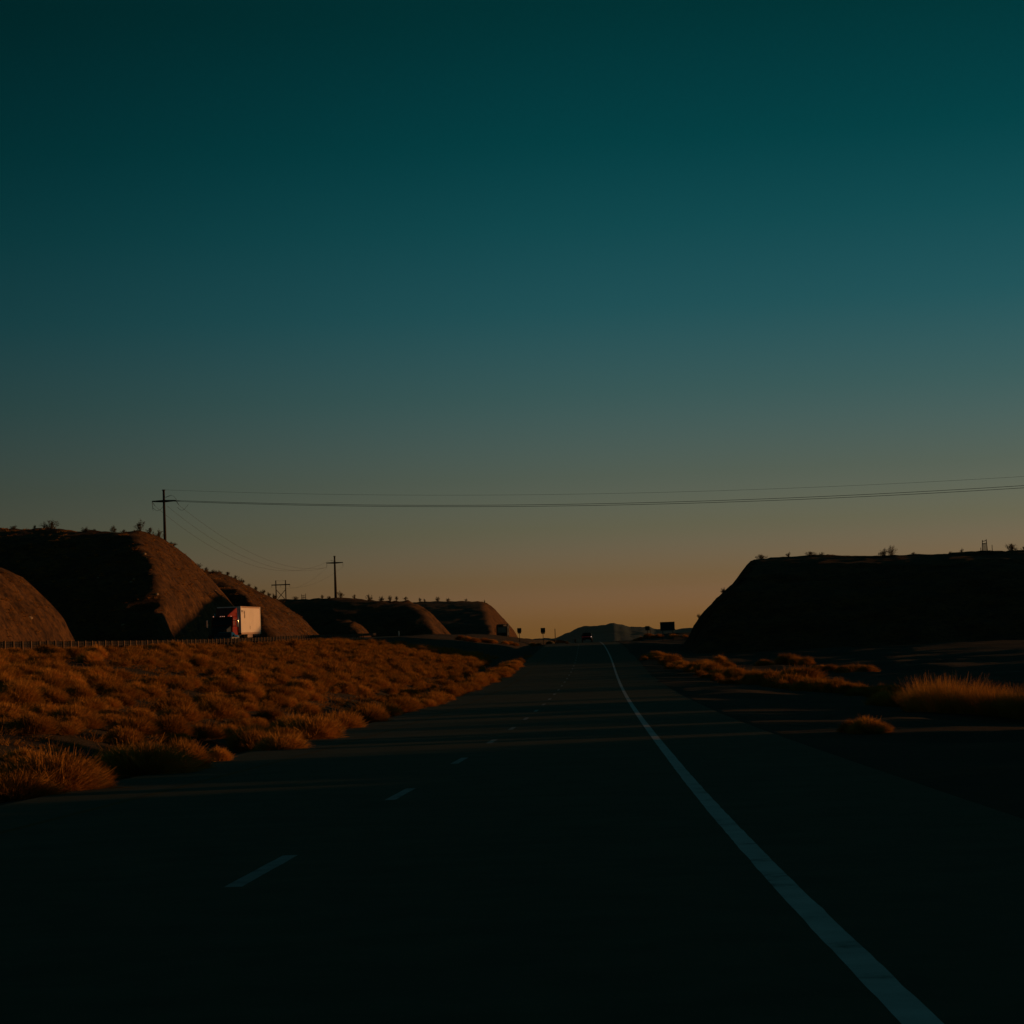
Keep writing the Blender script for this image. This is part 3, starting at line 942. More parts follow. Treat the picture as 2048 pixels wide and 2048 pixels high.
def steel_pole(key, top_px, bot_px, d, base_z, arm_y, arm_l, arm_r, label, w_top, w_bot, dead_end):
    T = at(*top_px, d); Bt = at(*bot_px, d)
    bx = T[0] + (Bt[0] - T[0]) * 0.0
    o = thing('utility_pole', (T[0], d, base_z), label, 'utility pole', 'power poles along the left side')
    Hh = T[2] - base_z
    rt = w_top / F * d / 2; rb = w_bot / F * d / 2
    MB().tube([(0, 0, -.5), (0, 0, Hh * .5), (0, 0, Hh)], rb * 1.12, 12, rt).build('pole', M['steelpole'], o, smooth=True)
    MB().tube([(0, 0, Hh), (0, 0, Hh + .18)], rt * 1.5, 12, rt * 1.6).build('cap', M['steelpole'], o)
    A = at(*arm_l, d); B = at(*arm_r, d)
    za = (A[2] + B[2]) / 2 - base_z
    x0, x1 = A[0] - T[0], B[0] - T[0]
    arm = MB()
    for s_ in (x0, x1):
        arm.hull8([(0, -.22, za - .30), (0, .22, za - .30), (0, .22, za + .22), (0, -.22, za + .22)],
                  [(s_, -.12, za - .13), (s_, .12, za - .13), (s_, .12, za + .13), (s_, -.12, za + .13)])
    arm.build('crossarm', M['steelpole'], o)
    pts = {}
    if dead_end:
        # strings that pull off the arm, with jumper loops under it
        for nm, x in (('l', x0), ('r', x1)):
            e = (x + .55, .6, za - 1.0)
            insul_string((x, 0, za - .1), e).build('insulator', M['insul'], o)
            insul_string((x, 0, za - .12), (x + .25, -.3, za - 2.0)).build('insulator', M['insul'], o) if nm == 'l' else insul_string((x, 0, za), (x + .9, -.3, za - .1)).build('insulator', M['insul'], o)
            loop = [(x + (.25 if nm == 'l' else .3) + t * 2.3, -.2, za - .9 - (1.1 if nm == 'l' else 1.2) * math.sin(math.pi * min(1, .15 + t * .85))) for t in np.linspace(0, 1, 12)]
            MB().tube(loop, .03, 5).build('jumper', M['wire'], o)
            pts[nm + 'far'] = e
            pts[nm + 'near'] = (x, -.3, za)
        e = (.95, 0, Hh - 1.15)
        insul_string((rt, 0, Hh - 1.5), (1.6, 0, Hh - 1.05), 5, .12).build('insulator', M['insul'], o)
        MB().tube([(1.6, 0, Hh - 1.05), (2.1, 0, Hh - 1.3), (2.6, 0, za + .25), (x1 + .3, 0, za - .5)], .03, 5).build('jumper', M['wire'], o)
        pts['mfar'] = (rt + .3, .3, za - 1.0); pts['mnear'] = (.3, 0, za)
    else:
        for nm, x in (('l', x0 + .15), ('r', x1 - .05)):
            insul_string((x, 0, za - .1), (x, 0, za - 1.35)).build('insulator', M['insul'], o)
            pts[nm + 'far'] = (x, 0, za - 1.4); pts[nm + 'near'] = (x, 0, za - 1.4)
        insul_string((-rt, 0, Hh - 1.5), (-1.3, 0, Hh - 1.1), 4).build('insulator', M['insul'], o)
        pts['mfar'] = pts['mnear'] = (-1.35, 0, Hh - 1.15)
    pts['top'] = (0, 0, Hh + .15)
    WIREPTS[key] = {k_: np.array([T[0], d, base_z]) + np.array(v_) for k_, v_ in pts.items()}
    return o


P1D, P2D, P3D = 500.0, 750.0, 1000.0
b1 = surf(at(330, 1085, P1D)[0], P1D)
b2 = surf(at(670, 1198, P2D)[0], P2D)
steel_pole('p1', (327.3, 981), (332, 1085), P1D, b1, 1001, (304, 1002.5), (352, 1001.5), 'tall tapered dark pole on the left ridge, dead-end jumpers under its arm', 4.6, 8.2, True)
steel_pole('p2', (669, 1113), (671.5, 1198), P2D, b2, 1125, (652.5, 1126.5), (686, 1124.5), 'dark steel pole on the far hill with two hanging insulators', 3.2, 6.2, False)
# H-frame
pl, pr = at(551.5, 1161, P3D), at(570.8, 1160, P3D)
bx = (pl[0] + pr[0]) / 2
b3 = surf(bx, P3D)
o = thing('utility_pole', (bx, P3D, b3), 'two-legged timber H-frame power pole with crossed braces behind the spur', 'utility pole', 'power poles along the left side')
hw = (pr[0] - pl[0]) / 2; Hh = pl[2] - b3
for s_ in (-1, 1):
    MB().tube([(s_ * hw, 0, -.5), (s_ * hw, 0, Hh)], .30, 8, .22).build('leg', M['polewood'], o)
za = at(561, 1169.5, P3D)[2] - b3
MB().box(-hw - 1.9, hw + 1.9, -.12, .12, za - .24, za + .2).build('crossarm', M['polewood'], o)
br = MB(); zt = za - 2.0; zb = za - 6.6
br.tube([(-hw, .12, zt), (hw, .12, zb)], .14, 6); br.tube([(hw, -.12, zt), (-hw, -.12, zb)], .14, 6)
br.build('cross_brace', M['polewood'], o)
WIREPTS['p3'] = {}
for nm, x in (('lfar', -hw - 1.75), ('mfar', 0.0), ('rfar', hw + 1.75)):
    insul_string((x, 0, za - .15), (x, 0, za - 1.3), 4, .12).build('insulator', M['insul'], o)
    WIREPTS['p3'][nm] = np.array([bx + x, P3D, b3 + za - 1.3])
MB().tube([(-hw, 0, Hh - .05), (0, 0, Hh - .3), (hw, 0, Hh - .05)], .03, 4).build('static_wire', M['wire'], o)


def wire(a, b, sag, r, label, group, n=40):
    a = np.array(a, float); b = np.array(b, float)
    t = np.linspace(0, 1, n)[:, None]
    p = a + (b - a) * t
    p[:, 2] -= 4 * sag * (t * (1 - t))[:, 0]
    m = MB().tube(p - a, r, 5)
    o = m.build('power_line', M['wire'])
    o.location = a
    return tag(o, label, 'cable', group)


W1, W2, W3 = WIREPTS['p1'], WIREPTS['p2'], WIREPTS['p3']
GW = 'cables crossing the sky to the right'
# the next pole to the right stands outside the frame
E1 = at(2500, 938, 400.0); E2 = at(2500, 943, 402.0); E3 = at(2500, 921, 401.0)


def wire_through(a, E, mid_px, r, label, group):
    """sag chosen so the cable hangs through a seen point"""
    best = None
    for sag in np.arange(0.2, 12, .1):
        t = np.linspace(0, 1, 60)[:, None]
        p = a + (E - a) * t; p[:, 2] -= 4 * sag * (t * (1 - t))[:, 0]
        c = p @ WC                              # world -> camera
        x = 1024 + F * c[:, 0] / -c[:, 2]; y = 1024 - F * c[:, 1] / -c[:, 2]
        err = abs(np.interp(mid_px[0], x, y) - mid_px[1])
        if best is None or err < best[0]:
            best = (err, sag)
    return wire(a, E, best[1], r, label, group, 60)


wire_through(W1['rnear'], E1, (922, 1010.5), .042, 'upper of the two thick cables crossing the whole sky', GW)
wire_through(W1['mnear'], E2, (922, 1013.2), .042, 'lower of the two thick cables crossing the whole sky', GW)
wire_through(W1['top'], E3, (1000, 990), .020, 'thin highest cable from the pole tip across the sky', GW)
GW2 = 'cables between the left-hand poles'
wire_through(W1['rfar'], W2['lfar'], (530, 1118), .022, 'cable from the near pole to the second pole, uppermost', GW2)
wire_through(W1['mfar'], W2['lnear'] + np.array([.1, 0, .1]), (500, 1118), .022, 'cable from the near pole to the second pole, middle one', GW2)
wire_through(W1['lfar'], W2['mfar'], (460, 1113), .022, 'cable from the near pole to the second pole, lowest', GW2)
wire(W2['rfar'], W3['rfar'], 2.0, .016, 'faint cable from the second pole to the H-frame, right side', 'cables to the timber H-frame')
wire(W2['lfar'], W3['mfar'], 2.5, .016, 'faint cable from the second pole to the H-frame, left side', 'cables to the timber H-frame')


# ------------------------------------------------------------------ timber frames and small posts
def skyline(px, py, d):
    best = None
    for dd in np.arange(d - 45, d + 8, 1.5):
        q = at(px, py, dd); zs = surf(q[0], dd)
        if zs > gz(q[0], dd) + 1 and (best is None or zs / dd - q[2] / dd > best[0]):
            best = (zs / dd - q[2] / dd, dd + .3)
    d = best[1] if best else d
    p = at(px, py, d)
    return p, d, surf(p[0], d)


def timber_frame(px, py, d, w, h, label, taper, slats):
    p, d, z = skyline(px, py, d)
    o = thing('timber_frame', (p[0], d, z - .1), label, 'timber frame', 'old timber frames on the ridges')
    W = w / F * d / 2; Hh = h / F * d + .15
    for s_, hh in ((-1, Hh * .93), (1, Hh)):
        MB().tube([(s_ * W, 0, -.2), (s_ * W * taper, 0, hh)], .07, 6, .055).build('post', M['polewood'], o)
    for zz in (.66, .86) if taper < 1 else (.3, .7):
        xx = W * (1 + (taper - 1) * zz)
        MB().tube([(-xx, .06, Hh * zz - .05), (xx, .06, Hh * zz + .05)], .05, 5).build('rail', M['polewood'], o)
    for q in range(slats):
        t = -1 + 2 * (q + .5) / slats
        MB().box(t * W * .96 - W * .10, t * W * .96 + W * .07, -.02, .03, -.2, Hh * (.64 + .05 * (q % 2))).build('slat', M['polewood'], o)
    return o


timber_frame(607.5, 1200, 604, 8.4, 10.5, 'small square timber frame with slats on the far hill skyline', 1.0, 3)
timber_frame(1970, 1110, 332, 10.5, 22, 'tapered timber frame tower on the right ridge', .72, 6)
for px, h, lab in ((1962, 8, 'thin fence post left of the tapered timber frame'), (1985, 10, 'thin fence post right of the tapered timber frame')):
    p, dd_, z = skyline(px, 1110, 332)
    o = MB().tube([(0, 0, -.2), (0, 0, h / F * dd_ + .1)], .05, 6, .045).build('fence_post', M['polewood'])
    o.location = (p[0], dd_, z - .05)
    tag(o, lab, 'post', 'fence posts on the right ridge')
p = at(1110.8, 1284, 400)
o = MB().tube([(0, 0, -.4), (0, 0, 2.05)], .075, 8, .06).build('marker_post', M['black']); z = surf(p[0], 400)
o.location = (p[0], 400, z); o.scale.z = (at(1110, 1257.5, 400)[2] - z) / 2.05
tag(o, 'slim black post at the crest left of the distant car', 'post')
p = at(798, 1273, 440); z = surf(p[0], 440)
o = MB().box(-.09, .09, -.02, .02, -.2, 1.0).build('marker_post', M['lightrail'])
o.location = (p[0], 440, min(z, p[2])); o.scale.z = max(at(798, 1262, 440)[2] - min(z, p[2]), .6)
tag(o, 'tiny pale post in the dark hollow before the far hill', 'post')


# ------------------------------------------------------------------ road signs
def sign(px0, px1, py0, py1, d, posts_px, label, group, notch=0.0, mat='sign', base_py=None):
    a = at(px0, py1, d); b = at(px1, py0, d)
    cx = (a[0] + b[0]) / 2
    z = surf(cx, d)
    o = thing('road_sign', (cx, d, z), label, 'road sign', group)
    x0, x1 = a[0] - cx, b[0] - cx
    m = MB(); z0, z1 = a[2] - z, b[2] - z
    if notch:
        zn = z0 + (z1 - z0) * notch
        m.box(x0, x1, -.02, .02, zn, z1)
        m.build('panel', M[mat], o, .004)
        MB().box(x0 * .8, x1 * .8, -.018, .018, z0, zn - .01).build('lower_panel', M[mat], o, .004)
    else:
        m.box(x0, x1, -.02, .02, z0, z1)
        m.build('panel', M[mat], o, .004)
    for q in posts_px:
        xx = at(q, py1, d)[0] - cx
        MB().box(xx - .045, xx + .045, .025, .095, -.5, z1 - .05).build('post', M['signback'], o)
    if len(posts_px) > 1:
        for zz in (.25, .75):
            MB().box(x0 + .05, x1 - .05, .02, .024, z0 + (z1 - z0) * zz - .04, z0 + (z1 - z0) * zz + .04).build('stiffener', M['signback'], o)
    return o


sign(1034.6, 1042.6, 1256, 1267.2, 430, [1038.8], 'small dark two-tier sign left of the road, nearest the far hill', 'small two-tier signs left of the road', .24)
sign(1081.6, 1090.2, 1255.6, 1267.8, 425, [1086], 'small dark two-tier sign left of the road, closer to the black post', 'small two-tier signs left of the road', .20)
sign(1320.6, 1349.0, 1243.2, 1261.5, 402, [1325.2, 1345.6], 'wide dark sign board on two posts right of the road', 'signs right of the road')
sign(1290.6, 1299.0, 1252, 1260.8, 440, [1294.8], 'small dark sign on one post left of the wide board', 'signs right of the road')
p = at(1301.3, 1275, 445); z = surf(p[0], 445)
o = MB().tube([(0, 0, -.3), (0, 0, at(1301, 1257.5, 445)[2] - z)], .05, 6, .045).build('marker_post', M['black']); o.location = (p[0], 445, z)
tag(o, 'thin dark post just right of the small roadside sign', 'post')


# ------------------------------------------------------------------ vehicles
def wheel(parent, x, y, r, w, name='wheel'):
    o = MB().tube([(x - w / 2, y, r), (x + w / 2, y, r)], r, 18).build(name, M['rubber'], parent, .03)
    s = 1 if x > 0 else -1
    MB().tube([(x + s * (w / 2 - .06), y, r), (x + s * (w / 2 + .012), y, r)], r * .55, 12, r * .42).build('rim', M['galv'], o)
    return o


TD = 252.0
tp = at(478.3, 1212.8, 259)
TX = tp[0] - 1.15
TZ = float(zo(TD)) + .02
slope = (zo(275) - zo(TD)) / 23.0
lor = thing('semi_truck', (TX, TD, TZ), 'red tractor with white box trailer coming along the opposite road', 'lorry')
lor.rotation_euler.x = math.atan(slope)
top = tp[2] - TZ - slope * 7
zt0, zt1 = top - 2.86, top
# trailer
bd = MB().box(-1.28, 1.28, 7.0, 21.6, zt0, zt1).build('trailer_box', M['white'], lor, .02)
MB().box(1.283, 1.31, 7.0, 21.0, zt1 - .16, zt1 + .015).build('top_rail', M['rail'], lor)
MB().box(1.283, 1.32, 7.0, 21.6, zt0 - .18, zt0 + .03).build('bottom_rail', M['rail'], lor)
MB().box(1.24, 1.335, 6.94, 7.16, zt0 - .02, zt1 + .02).build('corner_post', M['lightrail'], lor, .02)
MB().box(1.24, 1.325, 21.5, 21.62, zt0 - .15, zt1 + .02).build('corner_post', M['lightrail'], lor, .01)
fr = MB().box(-.5, -.35, 7.5, 22.0, zt0 - .4, zt0 - .02).box(.35, .5, 7.5, 22.0, zt0 - .4, zt0 - .02).box(-1.2, 1.2, 17.0, 21.8, zt0 - .35, zt0 - .2)
fr.build('trailer_frame', M['black'], lor)
MB().box(.95, 1.15, 10.0, 10.2, .25, zt0 - .05).box(-1.15, -.95, 10.0, 10.2, .25, zt0 - .05).box(-1.15, 1.15, 10.05, 10.15, .9, 1.0).build('landing_leg', M['black'], lor)
MB().box(.75, 1.18, 12.3, 16.2, zt0 - .55, zt0 - .2).build('side_box', M['rail'], lor, .02, label='sunlit tan box slung under the trailer')
for y in (18.6, 19.9):
    for x in (-1.0, 1.0):
        wheel(lor, x, y, .5, .5)
MB().box(-1.2, 1.2, 21.45, 21.6, .55, .68).build('rear_bumper', M['galv'], lor)
# marks in the top front corner of the trailer side
mk = MB()
zz = zt1 - .42; y0 = 7.6
mk.add([(1.286, y0, zz), (1.286, y0 + .95, zz), (1.286, y0 + .95, zz - .16), (1.286, y0 + .62, zz - .17), (1.286, y0 + .55, zz - .5), (1.286, y0 + .38, zz - .17), (1.286, y0, zz - .16)], [(0, 1, 2, 3, 4, 5, 6)])
mk.build('lettering', M['mark'], lor)
mk = MB(); y0 = 9.3
for a_, b_, c_, d_ in ((0, .25, 0, -.3), (.45, .75, -.05, -.35), (.2, .6, -.25, -.42), (.3, .8, -.42, -.55), (.25, .5, -.55, -.75), (.6, .85, -.55, -.78), (.35, .75, -.76, -.86)):
    mk.add([(1.286, y0 + a_, zz + c_), (1.286, y0 + b_, zz + c_), (1.286, y0 + b_, zz + d_), (1.286, y0 + a_, zz + d_)], [(0, 1, 2, 3)])
mk.build('lettering', M['mark'], lor)
MB().box(1.283, 1.29, 13.6, 13.75, zt0 + .35, zt0 + .75).build('placard', M['mark'], lor)
# tractor: bonnet, cab, sleeper, roof fairing
cab = MB()
cab.prism([(2.1, 1.0), (5.6, 1.0), (5.6, 3.05), (2.75, 3.05), (2.2, 2.1)], -1.15, 1.15)
cab.build('cab', M['red'], lor, .05)
MB().hull8([(-.85, .25, .85), (.85, .25, .85), (.82, .3, 1.75), (-.82, .3, 1.75)], [(-1.0, 2.15, .85), (1.0, 2.15, .85), (.98, 2.15, 2.12), (-.98, 2.15, 2.12)]).build('bonnet', M['darkpaint'], lor, .05)
MB().box(-.6, .6, .2, .26, .8, 1.65).build('grille', M['black'], lor, .02)
MB().box(-1.22, 1.22, 0.0, .28, .38, .78).build('bumper', M['black'], lor, .05)
for s_ in (-1, 1):
    MB().hull8([(s_ * .75, .2, .8), (s_ * 1.2, .3, .8), (s_ * 1.2, .45, 1.25), (s_ * .75, .3, 1.25)][::s_], [(s_ * .75, 2.0, .8), (s_ * 1.2, 1.9, .8), (s_ * 1.2, 1.75, 1.25), (s_ * .75, 1.9, 1.25)][::s_]).build('wing', M['darkpaint'], lor, .04)
    MB().box(s_ * .98 - .16, s_ * .98 + .16, .18, .26, .9, 1.1).build('headlamp', M['glass'], lor, .02)
    wheel(lor, s_ * 1.02, 1.2, .5, .33)
    for y in (4.7, 6.0):
        wheel(lor, s_ * .95, y, .5, .55)
    mr = MB().box(s_ * 1.62 - .1, s_ * 1.62 + .1, 2.3, 2.42, 1.95, 2.75).build('wing_mirror', M['chrome'], lor, .03)
    MB().tube([(s_ * 1.1, 2.6, 2.65), (s_ * 1.55, 2.4, 2.65)], .03, 6).tube([(s_ * 1.1, 2.6, 2.05), (s_ * 1.55, 2.4, 2.05)], .03, 6).build('bracket', M['black'], mr)
    MB().tube([(s_ * 1.24, 5.3, 1.35), (s_ * 1.24, 5.3, 2.6), (s_ * 1.2, 5.3, 3.5)], .085, 14, .07).build('exhaust_stack', M['chrome'], lor, smooth=True)
    MB().tube([(s_ * 1.08, 3.0, .8), (s_ * 1.08, 4.6, .8)], .36, 18).build('fuel_tank', M['chrome'], lor, .02, True)
    MB().add([(s_ * 1.153, 2.75, 2.15), (s_ * 1.153, 3.4, 2.15), (s_ * 1.153, 3.4, 2.85), (s_ * 1.153, 2.95, 2.85)][::s_], [(0, 1, 2, 3)]).build('side_window', M['glass'], lor)
    MB().tube([(s_ * .8, 2.5, .8), (s_ * .8, 2.5, .5)], .05, 6).build('step', M['black'], lor)
MB().hull8([(-1.02, 2.14, 2.2), (1.02, 2.14, 2.2), (1.02, 2.19, 2.25), (-1.02, 2.19, 2.25)], [(-.98, 2.66, 2.95), (.98, 2.66, 2.95), (.98, 2.7, 2.97), (-.98, 2.7, 2.97)]).build('windscreen', M['glass'], lor)
MB().box(-1.08, 1.08, 2.35, 2.75, 3.0, 3.07).build('visor', M['darkpaint'], lor, .02)
for x in (-.95, -.2, 0, .2, .95):
    MB().tube([(x, 2.5, 3.06), (x, 2.5, 3.14)], .05, 8).build('marker_lamp', M['marker'], lor)
# the fairing sweeps up to the trailer roof, narrow in front
MB().hull8([(-.55, 2.9, 3.06), (.55, 2.9, 3.06), (.5, 3.0, 3.2), (-.5, 3.0, 3.2)], [(-1.15, 5.6, 3.06), (1.15, 5.6, 3.06), (1.12, 5.6, zt1 - .12), (-1.12, 5.6, zt1 - .12)]).build('roof_fairing', M['red'], lor, .05)
MB().box(-.45, .45, 2.2, 7.9, .75, .98).box(-.6, .6, 5.2, 6.6, 1.0, 1.14).build('chassis', M['black'], lor)


def car(name, loc, rz, label, mat, side_mat, group=None, kind='sedan'):
    o = thing(name, loc, label, 'car', group, rz)
    L, W = (4.6, 1.8) if kind == 'sedan' else (4.9, 1.95)
    if kind == 'sedan':
        body = [(0, .35), (0, .62), (.12, .72), (1.15, .92), (1.3, .95), (3.9, .98), (4.5, .95), (4.6, .7), (4.58, .35)]
        roof = [(1.25, .93), (2.05, 1.38), (2.5, 1.45), (3.2, 1.43), (4.05, .97)]
    else:
        body = [(0, .4), (0, .8), (.15, .95), (1.1, 1.08), (4.75, 1.12), (4.9, .9), (4.88, .4)]
        roof = [(1.1, 1.08), (1.9, 1.72), (2.3, 1.82), (4.4, 1.8), (4.75, 1.12)]
    MB().prism(body, -W / 2, W / 2).build('body', mat, o, .07)
    k = len(roof)
    zb = roof[0][1]; ht = max(z for _, z in roof) - zb
    vs = []
    for s_ in (-1, 1):
        for y, z in roof:
            ins = .04 + .20 * (z - zb) / ht
            vs.append((s_ * (W / 2 - ins), y, z))
    cabn = MB().add(vs, [tuple(range(k)), tuple(range(2 * k - 1, k - 1, -1))] + [(i, k + i, k + (i + 1) % k, (i + 1) % k) for i in range(k)])
    cabn.build('roof', mat, o, .04)
    for s_ in (-1, 1):
        yy0, yy1 = roof[0][0] + .35, roof[-1][0] - (.3 if kind == 'sedan' else .1)
        y2, y3 = roof[1][0] + .12, roof[-2][0] - .05
        zz1 = zb + ht * .84
        def sx(z): return s_ * (W / 2 - (.04 + .20 * (z - zb) / ht) + .012)
        ym = (y2 + y3) / 2
        MB().add([(sx(zb + .06), yy0, zb + .06), (sx(zb + .06), ym - .04, zb + .06), (sx(zz1), ym - .04, zz1), (sx(zz1), y2, zz1)][::s_], [(0, 1, 2, 3)]).build('side_window', M['glass'], o)
        MB().add([(sx(zb + .06), ym + .04, zb + .06), (sx(zb + .06), yy1, zb + .06), (sx(zz1), y3, zz1), (sx(zz1), ym + .04, zz1)][::s_], [(0, 1, 2, 3)]).build('side_window', M['glass'], o)
        if side_mat:
            MB().box(s_ * W / 2 - .01, s_ * W / 2 + .02, 1.3, 4.35, .5, .90).build('flank_sheen_panel', side_mat, o, .01)  # thin paler panel that paints the sky sheen on the flank
        for y in (.85, L - .95):
            wheel(o, s_ * (W / 2 - .1), y, .33 if kind == 'sedan' else .38, .22)
        MB().hull8([(s_ * (W / 2 + .02), 1.6, zb + .05), (s_ * (W / 2 + .22), 1.6, zb + .05), (s_ * (W / 2 + .22), 1.6, zb + .22), (s_ * (W / 2 + .02), 1.6, zb + .22)][::s_],
                   [(s_ * (W / 2 + .02), 1.75, zb + .05), (s_ * (W / 2 + .2), 1.72, zb + .05), (s_ * (W / 2 + .2), 1.72, zb + .2), (s_ * (W / 2 + .02), 1.75, zb + .22)][::s_]).build('wing_mirror', mat, o, .02)
    w0, w1 = W / 2 - .14, W / 2 - .24
    a, b = roof[0], roof[1]
    MB().add([(-w0, a[0] + .1, a[1] + .075), (w0, a[0] + .1, a[1] + .075), (w1, b[0] - .02, b[1] + .008), (-w1, b[0] - .02, b[1] + .008)], [(0, 1, 2, 3)]).build('windscreen', M['glass'], o)
    a, b = roof[-1], roof[-2]
    MB().add([(w0, a[0] - .02, a[1] + .05), (-w0, a[0] - .02, a[1] + .05), (-w1, b[0] + .015, b[1] - .06), (w1, b[0] + .015, b[1] - .06)], [(0, 1, 2, 3)]).build('rear_window', M['glass'], o)
    for s_ in (-1, 1):
        MB().box(s_ * (W / 2 - .28) - .17, s_ * (W / 2 - .28) + .17, -.02, .05, body[1][1] - .12, body[1][1] + .02).build('headlamp', M['glass'], o, .02)
    MB().box(-.5, .5, -.02, .03, .42, .56).build('grille', M['black'], o, .01)
    return o, body, W, L


# dark saloon just ahead of the lorry on the opposite road
cx = at(444, 1270, 238)[0] + .1
sd, _, W_, L_ = car('car', (cx, 236, float(zo(236)) + .02), R(-4), 'dark saloon car with sky sheen painted on its flank driving just in front of the red tractor', M['darkpaint'], M['flanksheen'], 'cars')
MB().tube([(.62, -.03, .62), (.62, .02, .62)], .07, 10).build('front_lamp', M['lamp_glint'], sd)
MB().tube([(-.66, -.03, .58), (-.66, .02, .58)], .045, 10).build('front_lamp', M['marker'], sd)
# distant estate at the crest, seen from behind
px_ = at(1174.2, 1284.5, 450)
fc, body, W_, L_ = car('car', (px_[0], 450 - 4.9, float(zr(450)) + .01), 0, 'dark distant car at the crest of the road with a red light strip', M['darkpaint'], None, 'cars', 'estate')
for ch in list(fc.children):
    pass
fc.rotation_euler.z = math.pi
fc.location.y = 450 + 4.9 - 4.9 + 4.9
MB().box(-.72, .72, 4.86, 4.93, .97, 1.06).build('tail_light_strip', M['tail'], fc, .01)
MB().box(-.90, -.74, 4.84, 4.93, .93, 1.08).build('tail_lamp_and_glint', M['lamp_glint'], fc, .02)  # glowing block stands in for the sun's glint on the rear corner
MB().box(.72, .92, 4.84, 4.93, .86, 1.10).build('tail_lamp_and_glint', M['tail'], fc, .02)
MB().box(-.5, .25, 4.9, 4.96, .44, .52).build('bumper_trim', M['plate'], fc, .01)
MB().box(-.25, .25, 4.87, 4.93, .62, .74).build('number_plate', M['black'], fc, .005)

# big dark oncoming lorry far away
BD = 575.0
pb = at(1004.5, 1283, BD); hb = at(1004.5, 1253, BD)[2] - pb[2]
k_ = hb / 3.55
bt = thing('box_truck', (pb[0], BD, float(zo(BD)) + .02 if abs(float(zo(BD)) - pb[2]) < .6 else pb[2] - .1), 'dark oncoming lorry with wide grey windscreen below the last far hill', 'lorry')
MB().box(-1.28, 1.28, 0, 2.2, .5, 3.05).build('cab', M['black'], bt, .12)
MB().box(-.95, .95, -.03, .02, 1.55, 2.85).build('windscreen', M['greyglass'], bt, .03)
MB().box(-1.25, 1.25, -.06, .06, .35, .75).build('bumper', M['black'], bt, .05)
MB().box(-.7, .7, -.03, .02, .9, 1.4).build('grille', M['galv'], bt, .02)
MB().hull8([(-.7, .3, 3.0), (.4, .3, 3.0), (.3, .5, 3.45), (-.6, .5, 3.45)], [(-1.1, 2.2, 3.0), (1.1, 2.2, 3.0), (1.0, 2.2, 3.6), (-1.0, 2.2, 3.6)]).build('roof_fairing', M['black'], bt, .08)
MB().box(-1.28, 1.28, 2.4, 9.5, .9, 3.55).build('cargo_box', M['signback'], bt, .03)
for s_ in (-1, 1):
    MB().box(s_ * 1.55 - .09, s_ * 1.55 + .09, .1, .3, 1.7, 2.6).build('wing_mirror', M['rail'] if s_ > 0 else M['black'], bt, .03)  # right mirror in a paler material: sunlight put into its colour
    MB().box(s_ * 1.0 - .18, s_ * 1.0 + .18, -.07, .0, .82, 1.0).build('headlamp', M['glass'], bt, .02)
    for y in (1.2, 7.8):
        wheel(bt, s_ * 1.05, y, .48, .35)
bt.scale = (1.05, 1.0, k_)

# ------------------------------------------------------------------ air
hz = MB().box(-9200, 9200, -200, 9100, -14.0, 76.0)
hm = bpy.data.materials.new('haze_air'); hm.use_nodes = True
hn = hm.node_tree; hn.nodes.clear()
ho = N(hn, 'ShaderNodeOutputMaterial'); hv = N(hn, 'ShaderNodeVolumePrincipled')
hv.inputs['Color'].default_value = (.25, .55, .72, 1)
hv.inputs['Density'].default_value = 0.8e-5
hv.inputs['Anisotropy'].default_value = 0.2
hn.links.new(hv.outputs[0], ho.inputs['Volume'])
tag(hz.build('haze', hm), kind='stuff')

# ------------------------------------------------------------------ sky and sun
SUN_AZ, SUN_EL = R(79.5), R(1.9)
w = bpy.data.worlds.new('World'); sc.world = w; w.use_nodes = True
nt = w.node_tree; bg = nt.nodes['Background']
sky = N(nt, 'ShaderNodeTexSky', sky_type='NISHITA')
sky.sun_disc = False; sky.sun_elevation = SUN_EL; sky.sun_rotation = SUN_AZ
sky.air_density = 1.0; sky.dust_density = 1.0; sky.ozone_density = 1.0
tc = N(nt, 'ShaderNodeTexCoord'); sp = N(nt, 'ShaderNodeSeparateXYZ')
nt.links.new(tc.outputs['Generated'], sp.inputs[0])
mr = N(nt, 'ShaderNodeMapRange'); mr.inputs['From Min'].default_value = 0; mr.inputs['From Max'].default_value = .9
nt.links.new(sp.outputs['Z'], mr.inputs['Value'])
cr = N(nt, 'ShaderNodeValToRGB'); cr.color_ramp.interpolation = 'LINEAR'
GRADE = [(0, (3.0, 3.42, 28.0)), (0.5, (2.05, 2.31, 16.5)), (1.5, (1.22, 1.38, 5.2)), (2.75, (0.77, 1.06, 2.65)), (4, (0.545, 0.86, 1.7889)),
         (6, (0.2936, 0.7397, 1.3455)), (8, (0.1242, 0.6451, 1.0942)), (10, (0.0521, 0.5524, 0.8285)), (12, (0.0129, 0.4445, 0.5938)), (15, (0.0038, 0.3278, 0.3793)),
         (20, (0.02, 0.3074, 0.33)), (35, (0.11, 0.3132, 0.33)), (60, (0.20, 0.38, 0.38))]
e = cr.color_ramp.elements
while len(e) < len(GRADE):
    e.new(.5)
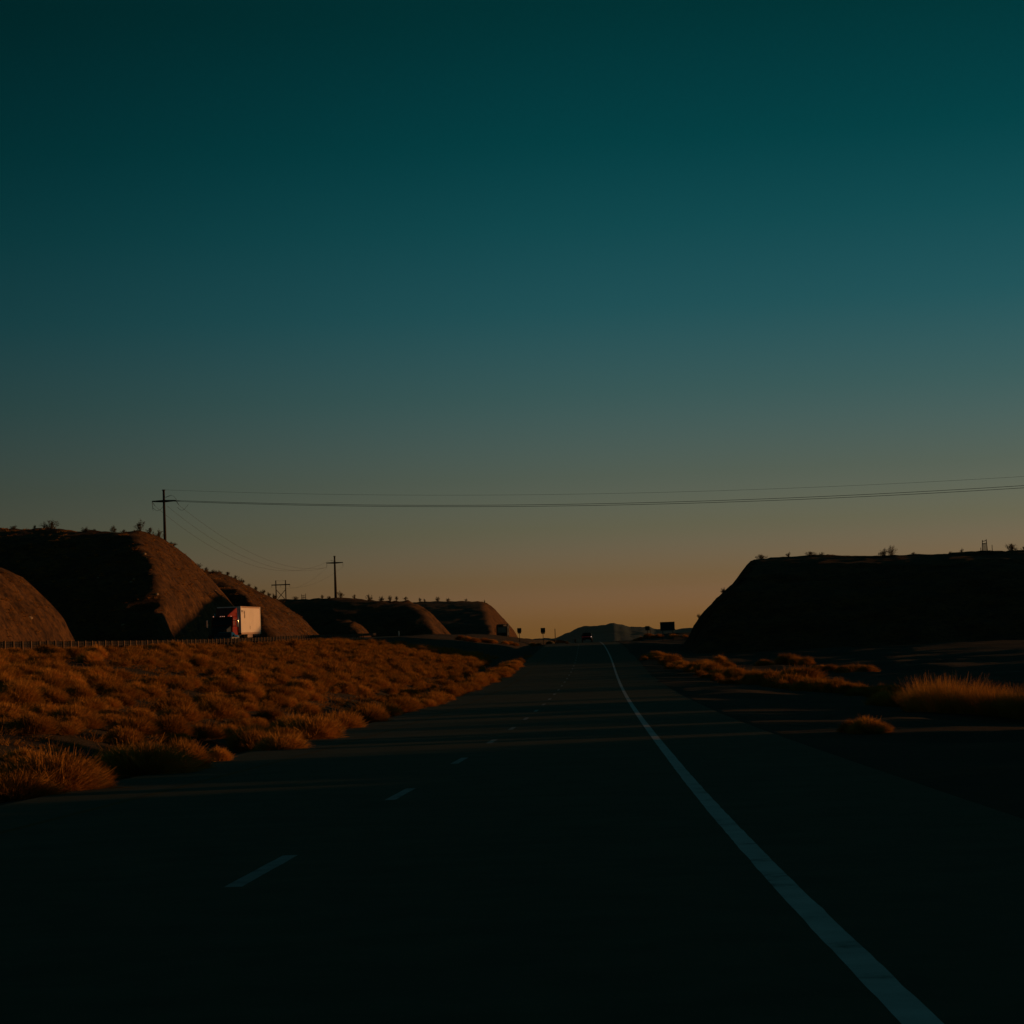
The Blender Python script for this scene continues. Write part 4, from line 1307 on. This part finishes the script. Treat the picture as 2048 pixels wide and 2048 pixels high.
for el, (a, c) in zip(e, GRADE):
    el.position = min(1, math.sin(R(a)) / .9); el.color = (*c, 1)
nt.links.new(mr.outputs[0], cr.inputs['Fac'])
dk = N(nt, 'ShaderNodeMix', data_type='RGBA', blend_type='DARKEN'); dk.inputs['Factor'].default_value = 1.0
dk.inputs['B'].default_value = (1.9, 1.7, 1.1, 1)
nt.links.new(sky.outputs[0], dk.inputs['A'])
mu = N(nt, 'ShaderNodeMix', data_type='RGBA', blend_type='MULTIPLY'); mu.inputs['Factor'].default_value = 1.0
nt.links.new(dk.outputs['Result'], mu.inputs['A']); nt.links.new(cr.outputs[0], mu.inputs['B'])
az = N(nt, 'ShaderNodeMath', operation='ARCTAN2')
nt.links.new(sp.outputs['X'], az.inputs[0]); nt.links.new(sp.outputs['Y'], az.inputs[1])
am = N(nt, 'ShaderNodeMapRange', interpolation_type='SMOOTHSTEP')
am.inputs['From Min'].default_value = R(-22); am.inputs['From Max'].default_value = R(2)
am.inputs['To Min'].default_value = .50; am.inputs['To Max'].default_value = 1.0
nt.links.new(az.outputs[0], am.inputs['Value'])
vm = N(nt, 'ShaderNodeVectorMath', operation='SCALE')
nt.links.new(mu.outputs['Result'], vm.inputs[0]); nt.links.new(am.outputs[0], vm.inputs['Scale'])
nt.links.new(vm.outputs[0], bg.inputs['Color'])
bg.inputs['Strength'].default_value = .1

sun = bpy.data.lights.new('sun', 'SUN'); sun.energy = 2.5; sun.angle = R(.5); sun.color = (1.0, .40, .12)
so = link('sun', sun)
dv = mathutils.Vector((math.sin(SUN_AZ) * math.cos(SUN_EL), math.cos(SUN_AZ) * math.cos(SUN_EL), math.sin(SUN_EL)))
so.rotation_euler = (-dv).to_track_quat('-Z', 'Y').to_euler()
so.location = (60, -20, 60)

# ------------------------------------------------------------------ render settings
sc.render.engine = 'CYCLES'
sc.view_settings.view_transform = 'Standard'
sc.view_settings.look = 'None'
sc.view_settings.exposure = 0.0
sc.view_settings.gamma = 1.0
sc.cycles.max_bounces = 6
sc.cycles.diffuse_bounces = 3
